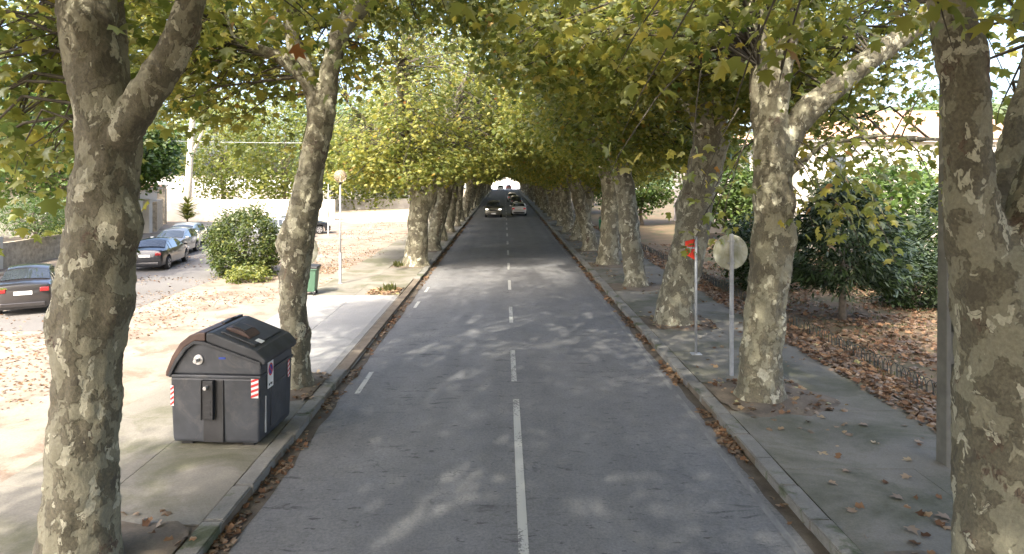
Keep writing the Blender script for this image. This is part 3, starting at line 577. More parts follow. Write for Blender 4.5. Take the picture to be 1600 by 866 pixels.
def stripe(name, x, w, y0, y1, m, xe=None):
    xe = x if xe is None else xe; mb = MB()
    mb.add([(x - w / 2, y0, road_z(x - w / 2) + .005), (x + w / 2, y0, road_z(x + w / 2) + .005), (xe + w / 2, y1, road_z(xe + w / 2) + .005), (xe - w / 2, y1, road_z(xe - w / 2) + .005)], [(0, 1, 2, 3)])
    return mb.build(name, m, road)
stripe('centre_dash', 0.24, 0.13, -8, 14.13, 'paint')
for y0, y1 in [(15.34, 18.04), (21.43, 24.0), (27.55, 30.03)] + [(33.4 + 6.0 * i, 35.9 + 6.0 * i) for i in range(30)]: stripe('centre_dash', 0.22, 0.12, y0, y1, 'paint')
stripe('edge_line', 3.66, 0.11, -8, 210, 'worn_paint')
for y0, y1, m in ((14.6, 16.2, 'paint'), (18.1, 19.2, 'worn_paint'), (22.4, 23.0, 'worn_paint'), (24.0, 25.2, 'paint'), (27.2, 28.4, 'paint'), (30.5, 31.6, 'worn_paint')): stripe('edge_line', -3.15, 0.11, y0, y1, m)
for x0, x1, nm in ((XL, -3.45, 'gutter_strip'), (3.82, XR, 'gutter_strip')):
    mb = MB(); n = 120; rg = random.Random(3 + int(x1 > 0)); e = []
    for i in range(n + 1):
        y = -6 + i * 0.55; j = rg.uniform(-.05, .06); a, b = (x0, x1 + j) if x0 < 0 else (x0 + j, x1); e += [(a, y, road_z(a) + 0.0035), (b, y, road_z(b) + 0.0035)]
    mb.add(e, [(2 * i, 2 * i + 1, 2 * i + 3, 2 * i + 2) for i in range(n)]); mb.build(nm, 'gutter', road)
# kerbs: single stones
def kerb(name, x0, x1, side):
    core = MB(); core.box(((x0 + x1) / 2, 78, 0.03), (abs(x1 - x0) - 0.02, 276, 0.16)); k = struct(name, core, 'soil')
    variants = []
    for q in range(4):
        rg = random.Random(q + 40); mb = MB(); w = abs(x1 - x0); h = 0.15 + rg.uniform(-.006, .008)
        mb.box((0, 0, h / 2 - 0.005), (w + rg.uniform(-.01, .01), 0.982, h + 0.01)); me = mb.mesh('kerb_stone')
        bm = bmesh.new(); bm.from_mesh(me); bmesh.ops.bevel(bm, geom=[e for e in bm.edges if e.calc_length() > 0.5 or abs(e.verts[0].co.z - e.verts[1].co.z) < .01 and e.verts[0].co.z > .1], offset=0.016, segments=2, affect='EDGES'); bm.to_mesh(me); bm.free()
        me.materials.append(M['kerb']); variants.append(me)
    rg = random.Random(9 + side)
    for i in range(-3, 72):
        y = i + 0.5
        if side < 0 and 15.6 < y < 29.6: continue
        o = link('kerb_stone', rg.choice(variants), None, k, ((x0 + x1) / 2 + rg.uniform(-.016, .016), y, rg.uniform(-.014, .008)), rg.uniform(-.016, .016))
    far = MB(); far.box(((x0 + x1) / 2, 144, 0.07), (abs(x1 - x0), 144, 0.145)); o = far.build('kerb_stones_far', 'kerb', k, bevel=0.015); tag(o, kind='stuff')
    if side < 0:
        for i in range(14):       # ramped stones at the drive
            mb = MB(); y0 = 15.6 + i; mb.add([(x1 + .0, y0 + .006, .035), (x1, y0 + .994, .035), (x0 - 0.17, y0 + .006, .141), (x0 - 0.17, y0 + .994, .141), (x1, y0 + .006, -.02), (x1, y0 + .994, -.02), (x0 - .17, y0 + .006, -.02), (x0 - .17, y0 + .994, -.02)],
                [(0, 1, 3, 2), (4, 6, 7, 5), (0, 4, 5, 1), (2, 3, 7, 6), (0, 2, 6, 4), (1, 5, 7, 3)]); mb.build('ramp_stone', 'apron' if i < 10 else 'concrete', k)
    return k
kerb('kerb_left', XL - 0.28, XL, -1); kerb('kerb_right', XR, XR + 0.28, 1)
RT = [0.6, 7.0, 14.0] + [21.0 + 6.72 * i for i in range(8)]; LTY = [0.6, 7.9, 14.7] + [34.3 + 6.6 * i for i in range(6)]
def pavement(name, xa, xb, xc, trees, side, apron=None):
    bed = MB(); lo, hi = min(xa, xc), max(xa, xc); bed.box(((lo + hi) / 2, 33.5, 0.045), (hi - lo - 0.01, 79, 0.13)); p = struct(name, bed, 'soil')
    fb = MB(); fb.box(((lo + hi) / 2, 147.2, 0.065), (hi - lo, 147.4, 0.147)); fb.build('far_pavement', 'concrete' if side < 0 else 'mossy_concrete', p)
    cuts = []
    for t in trees: cuts.append((t - 0.85, t + 1.0))
    rg = random.Random(21 + side)
    def slab(x0, x1, y0, y1, m):
        a, b = min(x0, x1), max(x0, x1); mb = MB(); mb.box(((a + b) / 2, (y0 + y1) / 2, 0.115), (b - a - 0.008, y1 - y0 - 0.008, 0.05)); o = mb.build('paving_slab', m, p); o.location.z = rg.uniform(-.005, .003) ; return o
    def run(x0, x1, y0, y1):
        n = max(1, round((y1 - y0) / 2.9)); h = (y1 - y0) / n
        for i in range(n):
            m = 'concrete' if side < 0 else 'mossy_concrete'
            if apron and apron[0] - .3 < y0 + (i + .5) * h < apron[1]: m = 'apron'
            slab(x0, x1, y0 + i * h, y0 + (i + 1) * h, m)
    brk = [-4.0] + ([apron[0], apron[1]] if apron else []) + [73.3]
    for y0, y1 in zip(brk, brk[1:]): run(xb, xc, y0, y1)
    marks = [-4.0]
    for c in cuts: marks += list(c)
    marks.append(73.3)
    for i in range(0, len(marks), 2):
        a, b = marks[i], marks[i + 1]
        seg = [a] + [q for q in (apron or []) if a < q < b] + [b]
        for s0, s1 in zip(seg, seg[1:]): run(xa + (-.17 if apron and s0 >= apron[0] and s1 <= 29.7 else 0), xb, s0, s1)
    return p
pavement('pavement_left', XL - 0.285, -5.66, -7.45, LTY, -1, (15.6, 25.8))
pavement('pavement_right', XR + 0.285, 6.35, 8.0, RT, 1)
# trodden earth and roots spilling out of the tree pits
def earth(x, y, r, seed):
    mb = MB(); n = 40; rg = random.Random(seed); vs = [(x, y, .20)]
    for ring, (k, z) in enumerate(((.45, .19), (.8, .162), (1.0, .1435))):
        for i in range(n):
            a = 2 * math.pi * i / n; q = r * k * (1 + .30 * noise.noise(Vector((math.cos(a) * 1.7 + seed, math.sin(a) * 1.7, 0))) + .10 * noise.noise(Vector((math.cos(a) * 6, math.sin(a) * 6, seed))))
            xx = x + q * math.cos(a) * .95; xx = max(xx, 4.34) if x > 0 else min(xx, -3.99); vs.append((xx, y + q * math.sin(a), z + rg.uniform(-.006, .008) * (ring < 2)))
    mb.add(vs, [(0, 1 + i, 1 + (i + 1) % n) for i in range(n)] + [(1 + j * n + i, 1 + j * n + (i + 1) % n, 1 + (j + 1) * n + (i + 1) % n, 1 + (j + 1) * n + i) for j in range(2) for i in range(n)]); return struct('tree_pit_earth', mb, 'soil', smooth=True)
for i, y in enumerate(RT[1:]): earth(5.42, y + .05, 1.22 - .02 * i, i + 1)
for i, y in enumerate(LTY[1:]): earth(-4.62, y + .05, 0.98, i + 30)
# yard, side road, lawn
y_ = MB(); sheet(y_, -60, -7.47, -30, 66, 0.112); struct('yard', y_, 'yard')
sr = MB(); L = [(-12.6, 20), (-12.7, 26), (-12.6, 31), (-13.6, 40), (-16, 50), (-18, 66)]; Rr = [(-21, 20), (-21.5, 26), (-21.8, 31), (-22.8, 40), (-25.0, 50), (-30, 66)]
sr.add([(x, y, 0.117) for x, y in L] + [(x, y, 0.117) for x, y in Rr], [(i, i + 6, i + 7, i + 1) for i in range(5)]); struct('side_road', sr, 'side_asphalt')
lw = MB(); sheet(lw, 8.2, 90, -20, 220, 0.118); struct('lawn', lw, 'lawn')
lk = MB()
for i in range(-2, 34): lk.box((8.10, i * 1.5 + .75, 0.12), (0.16, 1.485, 0.11))
struct('lawn_edging', lk, 'soil', bevel=0.012)

# fallen leaves and grass
def scatter(name, P, size, tones, label, seed, T=GT, F=GF, mm='fallen', flat=0.45, cat='leaves'):
    rng = np.random.default_rng(seed); n = len(P); a = rng.uniform(0, 2 * np.pi, n)
    D = np.stack([np.cos(a), np.sin(a), rng.normal(size=n) * 0.22], 1); N = np.stack([rng.normal(size=n) * flat, rng.normal(size=n) * flat, np.where(rng.uniform(size=n) > .35, 1, -1) * np.ones(n)], 1)
    sz = size * rng.uniform(0.55, 1.15, n); me = leaves_mesh(name, P, D, N, sz, np.clip(rng.normal(tones[0], tones[1], n), 0, 1), T, F, mm)
    return tag(link(name, me), label, cat, kind='stuff')
rng = np.random.default_rng(50)
def pts(n, x0, x1, y0, y1, z, zj=0.02, fy=None):
    y = y0 + (y1 - y0) * rng.uniform(size=n) ** (fy or 1.0); return np.stack([rng.uniform(x0, x1, n), y, z + rng.uniform(0, zj, n)], 1)
def clumped(P, sc, th, sd):
    k = np.array([noise.noise(Vector((p[0] * sc + sd, p[1] * sc, sd))) for p in P]); return P[k + rng.normal(size=len(P)) * 0.18 > th]
P = np.concatenate([clumped(pts(38000, 8.25, 24, 9, 45, 0.125, 0.035, 1.5), 0.45, -0.12, 3.1), pts(5500, 7.65, 8.5, 10, 60, 0.155, 0.05, 1.4), clumped(pts(2600, 8.3, 16, 11, 24, 0.125, 0.04), 0.6, -0.1, 9)])
scatter('fallen_leaves', P, 0.145, (0.32, 0.22), 'thick brown leaf litter covering the lawn on the right', 51)
G1 = clumped(pts(4200, 3.82, 4.04, 5, 75, 0.012, 0.05, 1.5), 0.9, 0.02, 5); scatter('gutter_leaves', G1, 0.125, (0.30, 0.20), 'brown leaves piled in the right-hand gutter along the kerb', 52)
G2 = clumped(pts(3000, -3.69, -3.45, 5, 75, 0.012, 0.03, 1.4), 0.9, 0.0, 6); scatter('gutter_leaves', G2, 0.10, (0.2, 0.18), 'dark leaf debris lying in the left-hand gutter along the kerb', 53)
Y1 = np.concatenate([clumped(pts(22000, -22, -7.5, 8, 44, 0.122, 0.015, 1.1), 0.30, 0.06, 7), clumped(pts(2600, -13, -7.0, 36, 66, 0.13, 0.02), 0.3, -0.05, 8), pts(500, -9.8, -7.9, 31.5, 34, 0.13, .03)])
scatter('fallen_leaves', Y1, 0.085, (0.42, 0.25), 'dry tan leaves scattered over the sunny yard on the left', 54)
Q1 = np.concatenate([clumped(pts(700, 4.4, 8.0, 8, 60, 0.148, 0.01, 1.3), 0.5, 0.05, 12), pts(170, 4.5, 6.4, 13.0, 15.1, .17, .02), pts(150, 4.5, 6.4, 20.0, 22, .17, .02), pts(120, -5.6, -3.9, 13.8, 15.7, .165, .02), pts(60, -5.8, -3.9, 7.0, 9.2, .165, .02), pts(300, 4.5, 6.4, 26, 60, .16, .02)])
scatter('fallen_leaves', Q1, 0.13, (0.4, 0.25), 'scattered brown leaves around the trunks on the right pavement', 55)
scatter('fallen_leaves', np.concatenate([pts(420, -5.2, -4.05, 25.9, 27.3, .145, .05)]), 0.15, (0.5, .25), 'pile of tan leaves on the left pavement beyond the driveway', 56)
N_ = 9000; Pg = clumped(pts(N_, 8.3, 22, 10, 34, 0.12, 0.0, 1.2), 0.35, 0.02, 31); ng = len(Pg); ag = rng.uniform(0, 6.28, ng)
tag(link('grass', leaves_mesh('grass', Pg, np.stack([np.cos(ag) * .5, np.sin(ag) * .5, np.ones(ng)], 1), np.stack([np.cos(ag), np.sin(ag), np.zeros(ng)], 1), rng.uniform(.05, .13, ng), rng.uniform(0, 1, ng), FT, FF, 'grass')), 'short sparse grass between the leaves on the lawn', 'grass', kind='stuff')
# single leaves that can be picked out on the pavement
FALLM = []
for k in range(4):
    T2 = LT.copy(); T2[:, 2] = 0.16 * np.abs(T2[:, 1]) * (1 + .3 * k) + 0.10 * np.sin(2.5 * T2[:, 0] + k); FALLM.append(leaves_mesh('fallen_leaf', np.zeros((1, 3)), np.array([[0, 1.0, 0]]), np.array([[0, 0, 1.0]]), np.array([1.0]), np.array([0.35 + .15 * k]), T2, LF, 'fallen'))
for x, y in ((6.0, 11.9), (6.25, 11.6), (5.0, 12.2), (5.2, 11.2), (5.3, 10.5), (6.1, 10.3), (6.5, 10.9), (5.6, 9.6), (5.75, 9.0), (6.35, 9.5), (4.8, 10.1), (6.0, 12.8), (6.6, 12.4), (7.0, 11.6), (4.7, 9.2), (5.2, 8.8), (6.6, 13.6), (5.9, 9.05), (6.9, 10.2), (6.3, 13.2)):
    o = link('fallen_leaf', lrng.choice(FALLM), None, None, (x, y, 0.147), lrng.uniform(0, 6.28)); s = lrng.uniform(.13, .19); o.scale = (s, s, s)
    tag(o, 'single dry plane leaf lying on the right-hand pavement', 'leaf', 'single leaves on the right-hand pavement')

# ------------------------------------------------------------------ large waste container
def container():
    t = thing('waste_container', 'large dark grey waste container with brown flap, beside the left kerb', 'container', (-4.80, 12.14, 0.14), R(-4)); t.scale = (0.97, 0.88, 1.0)
    w, d = 0.80, 0.80  # half sizes
    body = MB(); prof = [(-w + .03, 0.05), (w - .05, 0.05), (w, 1.16), (-w, 1.16)]
    vs = []
    for (z, k) in ((0.05, 0.945), (0.12, 0.965), (0.6, 0.985), (1.16, 1.0)):
        for i, j in ((-1, -1), (-.2, -1), (.2, -1), (1, -1), (1, 1), (-1, 1)): vs.append((i * w * k, j * d * k, z))
    fs = [(5, 4, 3, 2, 1, 0), tuple(18 + q for q in range(6))] + [(r * 6 + q, r * 6 + (q + 1) % 6, (r + 1) * 6 + (q + 1) % 6, (r + 1) * 6 + q) for r in range(3) for q in range(6)]
    body.add(vs, fs); b = body.build('body', 'bin_grey', t, bevel=0.045, seg=3)
    rim = MB(); rim.box((0, 0, 1.175), (1.64, 1.64, 0.05)); rim.build('rim', 'bin_grey', t, bevel=0.012)
    pn = MB(); pn.box((-0.02, -0.792, 0.60), (0.36, 0.055, 1.04)); pn.build('recessed_panel', 'bin_dark', b, bevel=0.01)
    arm = MB(); arm.box((-0.10, -0.85, 0.80), (0.20, 0.08, 0.64)); arm.box((0.0, -0.865, 0.80), (0.02, 0.10, 0.66)); arm.box((-0.2, -0.865, 0.80), (0.02, 0.10, 0.66)); a = arm.build('lifting_arm', 'bin_dark', t, bevel=0.008)
    for q in (.58, .68, .78): MB().box((-0.10, -0.893, q), (0.12, 0.008, 0.06)).build('arm_rib', 'bin_dark', a, bevel=.003)
    MB().tube([(-0.10, -0.88, 1.02), (-0.10, -0.99, 1.02)], 0.032, 12).build('lifting_pin', 'steel', a, smooth=False, bevel=.006)
    # upper housing, side plates at both ends
    side = [(-0.80, 1.20), (-0.68, 1.42), (-0.52, 1.62), (-0.36, 1.72), (-0.2, 1.715), (0.80, 1.38), (0.815, 1.20)]
    hs = MB(); hs.prism(side, 'y', -0.775, 0.775); h = hs.build('housing', 'bin_grey', t, bevel=0.03, seg=3)
    edge = [(-0.845, 1.17), (-0.71, 1.44), (-0.545, 1.655), (-0.37, 1.77), (-0.19, 1.765), (0.82, 1.43), (0.84, 1.34), (0.80, 1.34), (0.785, 1.385), (-0.2, 1.705), (-0.355, 1.715), (-0.50, 1.615), (-0.66, 1.40), (-0.79, 1.17)]
    for yy in (-0.84, 0.775): e = MB(); e.prism(edge, 'y', yy, yy + .065); e.build('edge_band', 'bin_lid', h, bevel=0.012)
    brown = [(-0.88, 1.17), (-0.875, 1.25), (-0.77, 1.50), (-0.62, 1.73), (-0.45, 1.86), (-0.28, 1.91), (-0.17, 1.91), (-0.17, 1.77), (-0.37, 1.77), (-0.545, 1.655), (-0.71, 1.44), (-0.845, 1.17)]
    f = MB(); f.prism(brown, 'y', -0.815, 0.815); f.build('flap', 'bin_brown', t, bevel=0.015)
    for k in (0.25, 0.55): MB().box((-0.21, k, 1.918), (0.07, 0.5, 0.03)).build('hinge', 'bin_dark', t, bevel=.006)
    lid = MB(); lt = [(-0.165, 1.75), (-0.16, 1.91), (-0.05, 1.905), (0.74, 1.615), (0.90, 1.46), (0.895, 1.38), (0.83, 1.38), (0.78, 1.44)]
    lid.prism(lt, 'y', -0.81, 0.81); l = lid.build('lid', 'bin_lid', t, bevel=0.04, seg=3)
    sl_ = math.atan2(-0.29, 0.79)
    def onlid(x, y, sx, sy, hgt, m, nm, par, up=0.0, bev=.015):
        o = MB().box((0, 0, hgt / 2), (sx, sy, hgt)).build(nm, m, par, bevel=bev); o.location = (x, y, 1.903 + (x + 0.05) * (-0.29 / 0.79) + up); o.rotation_euler = (0, -sl_, 0); return o
    onlid(0.33, 0.0, 0.66, 1.26, 0.035, 'bin_lid', 'raised_panel', l, -.004)
    hd = MB(); hd.prism([(-.22, 0), (-.20, .045), (-.05, .075), (.12, .075), (.24, .03), (.26, 0)], 'y', -.24, .24); ho = hd.build('handle', 'bin_brown', l, bevel=.015); ho.location = (0.24, -0.22, 1.903 - 0.29 * .367 + .028); ho.rotation_euler = (0, -sl_, 0)
    onlid(0.24, -0.22, 0.26, 0.30, 0.02, 'bin_lid', 'handle_recess', l, 0.098, .006); onlid(0.62, -0.35, 0.13, 0.17, 0.004, 'white_plastic', 'plain_sticker', l, 0.031, 0)
    # trunnion pins
    MB().tube([(-0.30, -0.77, 1.45), (-0.30, -0.80, 1.45)], 0.085, 18).build('pin_plate', 'steel', h, bevel=.004)
    MB().tube([(-0.30, -0.79, 1.45), (-0.30, -0.93, 1.45)], 0.034, 12).build('lifting_pin', 'steel', h, bevel=.006)
    MB().tube([(-0.30, 0.77, 1.45), (-0.30, 0.93, 1.45)], 0.034, 12).build('lifting_pin', 'steel', h, bevel=.006)
    # reflective hazard stickers
    def hazard(x, y, z, wx, hz, axis):
        def P(u, v, e): return (x + u, y - e, z + v) if axis == 'y' else (x + e, y + u, z + v)
        mb = MB(); mb.add([P(-wx / 2, -hz / 2, 0), P(wx / 2, -hz / 2, 0), P(wx / 2, hz / 2, 0), P(-wx / 2, hz / 2, 0)], [(0, 1, 2, 3)]); s_ = mb.build('hazard_sticker', 'white_plastic', t)
        n = 4
        for i in range(n):
            v0 = -hz / 2 + (i + 0.0) * hz / n; st = MB(); a = hz / n * .5; sk_ = hz / n * .55; q = [(-wx / 2, v0), (wx / 2, min(hz / 2, v0 + sk_)), (wx / 2, min(hz / 2, v0 + sk_ + a)), (-wx / 2, v0 + a)]
            st.add([P(u, v, .003) for u, v in q], [(0, 1, 2, 3)]); st.build('red_stripe', 'red', s_)
    hazard(0.71, -0.806, 1.00, 0.13, 0.34, 'y'); hazard(-0.765, -0.802, 0.84, 0.055, 0.34, 'y'); hazard(0.806, 0.60, 1.00, 0.10, 0.34, 'x')
    # no-parking sticker on the road side
    sg = MB(); sg.box((0.818, -0.36, 1.13), (0.006, 0.26, 0.46)); s_ = sg.build('sign_sticker', 'white_plastic', t)
    def disc(r0, r1, x, m, nm, n=28):
        mb = MB(); vs = []
        for k in range(n): q = 2 * math.pi * k / n; vs += [(x, -0.36 + r1 * math.cos(q), 1.21 + r1 * math.sin(q)), (x, -0.36 + r0 * math.cos(q), 1.21 + r0 * math.sin(q))]
        mb.add(vs, [(2 * k, 2 * k + 1, (2 * k + 3) % (2 * n), (2 * k + 2) % (2 * n)) for k in range(n)]); mb.build(nm, m, s_)
    disc(0.0, 0.085, 0.8225, 'blue', 'blue_field'); disc(0.083, 0.108, 0.8235, 'red', 'red_ring')
    sb = MB(); c, s2 = math.cos(R(135)), math.sin(R(135)); u, v = .09, .013
    sb.add([(0.8245, -0.36 + a * c - b_ * s2, 1.21 + a * s2 + b_ * c) for a, b_ in ((-u, -v), (u, -v), (u, v), (-u, v))], [(0, 1, 2, 3)]); sb.build('red_slash', 'red', s_)
    for k, (yy, ww) in enumerate(((-0.42, .05), (-0.36, .03), (-0.31, .05))): MB().box((0.8225, yy, 0.96 + .01 * (k % 2)), (0.002, ww, 0.035)).build('black_mark', 'black', s_)
    MB().box((0.79, -0.52, 0.48), (0.02, 0.02, 0.62)).build('white_strip', 'white_plastic', b)
    MB().box((0.79, 0.1, 0.55), (0.03, 0.75, 0.70)).build('side_panel', 'bin_grey', b, bevel=.02)
    MB().box((0.12, -0.781, 1.48), (0.12, 0.012, 0.03)).build('blue_tag', 'blue', h)
    for i in (-1, 1):
        for j in (-1, 1): MB().box((i * .55, j * .6, 0.03), (0.2, 0.16, 0.07)).build('foot', 'black', t, bevel=.01)
container()

# ------------------------------------------------------------------ smaller street furniture
t = thing('wheelie_bin', 'green plastic wheelie bin with grey lid beside the lamp post', 'bin', (-7.42, 26.0, 0.13), R(4))
mb = MB(); vs = []
for z, k in ((0.14, 0.80), (0.5, 0.90), (1.0, 1.0)): vs += [(i * .31 * k, j * .34 * k, z) for i, j in ((-1, -1), (1, -1), (1, 1), (-1, 1))]
mb.add(vs, [(3, 2, 1, 0), (8, 9, 10, 11)] + [(r * 4 + q, r * 4 + (q + 1) % 4, r * 4 + 4 + (q + 1) % 4, r * 4 + 4 + q) for r in range(2) for q in range(4)]); mb.build('body', 'green_plastic', t, bevel=.03)
MB().box((0, 0, 1.0), (0.70, 0.76, 0.06)).build('rim', 'green_plastic', t, bevel=.015)
lo = MB(); lo.prism([(-.37, 1.03), (-.36, 1.10), (0, 1.14), (.36, 1.10), (.37, 1.03)], 'y', -.40, .40); lo.build('lid', 'bin_dark', t, bevel=.02)
MB().tube([(0.30, .42, 1.06), (.30, .47, 1.06), (-.30, .47, 1.06), (-.30, .42, 1.06)], .014, 6).build('handle', 'bin_dark', t)
MB().box((-0.16, -.325, .82), (0.16, .01, 0.14)).build('sticker', 'white_plastic', t)
for i in (-1, 1):
    for j in (-1, 1):
        wv = MB().tube([(i * .22 - .03, j * .24, .08), (i * .22 + .03, j * .24, .08)], .078, 14).build('wheel', 'tyre', t); MB().box((i * .22, j * .24, .14), (.08, .05, .06)).build('fork', 'galv', t)
def lamp(label, x, y, h, gr):
    t = thing('street_lamp', label, 'lamp', (x, y, 0.13), 0, 'globe lamps by the pavement')
    MB().tube([(0, 0, 0), (0, 0, 0.02), (0, 0, .03), (0, 0, 1.25), (0, 0, 1.30)], [.10, .10, .062, .062, .045], 14).build('base', 'galv', t, smooth=False)
    MB().tube([(0, 0, 1.28), (0, 0, h - .30)], [.042, .030], 12).build('pole', 'galv', t, smooth=True)
    MB().tube([(0, 0, h - .34), (0, 0, h - .27), (0, 0, h - .24)], [.05, .085, .07], 14).build('collar', 'bin_dark', t)
    o = MB().sphere((0, 0, h), gr, 24, 16).build('globe', 'globe', t, smooth=True)
    top = MB(); n = 20
    MB().tube([(0, 0, h - .2), (0, 0, h + .02)], [.028, .028], 10).build('bulb', 'white_plastic', o)
lamp('grey lamp post with smoked globe beside the green wheelie bin', -6.87, 28.6, 4.50, 0.27)
lamp('thinner grey lamp post farther back in the sunny yard', -13.2, 51.2, 4.25, 0.20)
def round_sign(label, x, y, z, r, yaw):
    t = thing('round_sign', label, 'sign', (x, y, 0.135), yaw)
    mb = MB(); prof = [(0.0, -.004), (r * .9, -.004), (r, .004), (r, .02), (r * .97, .022), (0, .022)]; n = 36; vs = []
    for a, e in prof:
        for k in range(n): q = 2 * math.pi * k / n; vs.append((a * math.cos(q), .055 + e, z + a * math.sin(q)))
    mb.add(vs, [(i * n + k, i * n + (k + 1) % n, (i + 1) * n + (k + 1) % n, (i + 1) * n + k) for i in range(len(prof) - 1) for k in range(n)]); mb.build('disc', 'sign_back', t)
    MB().box((0, 0, (z + r - .0) / 2), (0.075, 0.075, z + r + .02)).build('pole', 'galv', t, bevel=.008)
    for q in (-.25, .25): MB().box((0, .032, z + q), (0.16, .04, .04)).build('bracket', 'galv', t, bevel=.004)
    MB().box((0, -.003, z - 1.45), (0.08, .082, .06)).build('collar', 'steel', t)
round_sign('back of a weathered round sign on a square post, beside the right trunk', 5.16, 15.5, 2.80, .405, R(4))
round_sign('back of a round sign half hidden by the crooked trunk on the left', -4.98, 16.6, 2.72, .44, R(-5))
t = thing('red_sign_post', 'thin grey post with a small red sign tangled in leaves', 'sign', (4.87, 17.35, .135))
MB().tube([(0, 0, 0), (0, 0, 3.0)], .032, 12).build('post', 'galv', t, smooth=True)
MB().box((0, 0, .012), (.26, .22, .024)).build('base_plate', 'galv', t, bevel=.006)
sg = MB(); zs = [2.42, 2.55, 2.75, 2.9]; xs_ = [(-.30, -.05), (-.34, .03), (-.33, .13), (-.26, .12)]
for yy in (0.045, 0.06): pass
sg.prism([(-.24, 2.52), (-.03, 2.40), (.05, 2.48), (.05, 2.86), (-.05, 2.92), (-.26, 2.86)], 'y', .045, .075); sg.build('red_panel', 'bright_red', t, bevel=.01)
MB().box((-.15, .03, 2.70), (.28, .03, .05)).build('bracket', 'galv', t)
t = thing('litter_bin', 'small green litter bin on a post between the right-hand trunks', 'bin', (6.35, 44.5, .135))
MB().tube([(0, .16, 0), (0, .16, 2.0)], .035, 10).build('post', 'galv', t)
mb = MB(); mb.tube([(0, 0, 1.0), (0, 0, 1.05), (0, 0, 1.65)], [.15, .17, .20], 16); mb.build('body', 'green_bin', t); MB().tube([(0, 0, 1.72), (0, 0, 1.76), (0, 0, 1.85)], [.21, .21, .06], 16).build('hood', 'green_plastic', t)
t = thing('utility_pole', 'square concrete utility pole half hidden behind the nearest right trunk', 'pole', (7.06, 10.8, .11), R(3))
mb = MB(); hh = 9.0
def col(x, w0, w1, y, d0, d1):
    mb.add([(x * k - w / 2, y * k - dd / 2, z) for (z, w, dd, k) in ((0, w0, d0, 1), (hh, w1, d1, .7))for _ in (0,)] and [(x * k + i * w / 2, y * k + j * dd / 2, z) for (z, w, dd, k) in ((0, w0, d0, 1), (hh, w1, d1, .7)) for i, j in ((-1, -1), (1, -1), (1, 1), (-1, 1))],
           [(3, 2, 1, 0), (4, 5, 6, 7), (0, 1, 5, 4), (1, 2, 6, 5), (2, 3, 7, 6), (3, 0, 4, 7)])
col(-.115, .085, .06, 0, .24, .16); mb.build('flange', 'pole_concrete', t, bevel=.01)
mb = MB(); col(.115, .085, .06, 0, .24, .16); mb.build('flange', 'pole_concrete', t, bevel=.01)
for z in np.arange(0.3, 9.0, 1.55): MB().box((0, 0, z), (.17 * (1 - .3 * z / 9), .10, .5)).build('web', 'pole_concrete', t, bevel=.008)
pl = MB().box((-.115, -.125, 3.40), (.115, .012, .24)).build('number_plate', 'white_plastic', t)
def text(s, loc, size, par, m='black', rot=(R(90), 0, 0)):
    cu = bpy.data.curves.new('lettering', 'FONT'); cu.body = s; cu.size = size; cu.extrude = .001; cu.align_x = 'CENTER'; cu.align_y = 'CENTER'
    o = bpy.data.objects.new('tmp_text', cu); COL.objects.link(o); dg = bpy.context.evaluated_depsgraph_get(); me = bpy.data.meshes.new_from_object(o.evaluated_get(dg)); bpy.data.objects.remove(o)
    me.materials.clear(); q = link('lettering', me, m, par); q.location = loc; q.rotation_euler = rot; return q
for s_, z in (('46', 3.465), ('2', 3.40), ('16', 3.335)): text(s_, (-.115, -.133, z), .085 if len(s_) > 1 else .05, pl)
# low hoop fence along the lawn
t = thing('hoop_fence', 'low dark wire hoop fence between right pavement and lawn', 'fence', (8.62, 0, .118))
hoop = MB(); r_ = .17; pp = [(0, -r_, 0), (0, -r_, .16)] + [(0, -r_ * math.cos(q), .16 + r_ * math.sin(q)) for q in np.linspace(.4, math.pi - .4, 7)] + [(0, r_, .16), (0, r_, 0)]
hoop.tube(pp, .0085, 4, False); hm = hoop.mesh('hoop', True); hm.materials.append(M['fence_wire'])
for i in range(225):
    y = 10.6 + i * .185; o = link('hoop', hm, None, t, (0.30 - .012 * (y - 10) + rs.uniform(-.012, .012), y, rs.uniform(-.01, .01)), rs.uniform(-.12, .12)); o.rotation_euler.y = rs.uniform(-.06, .06)

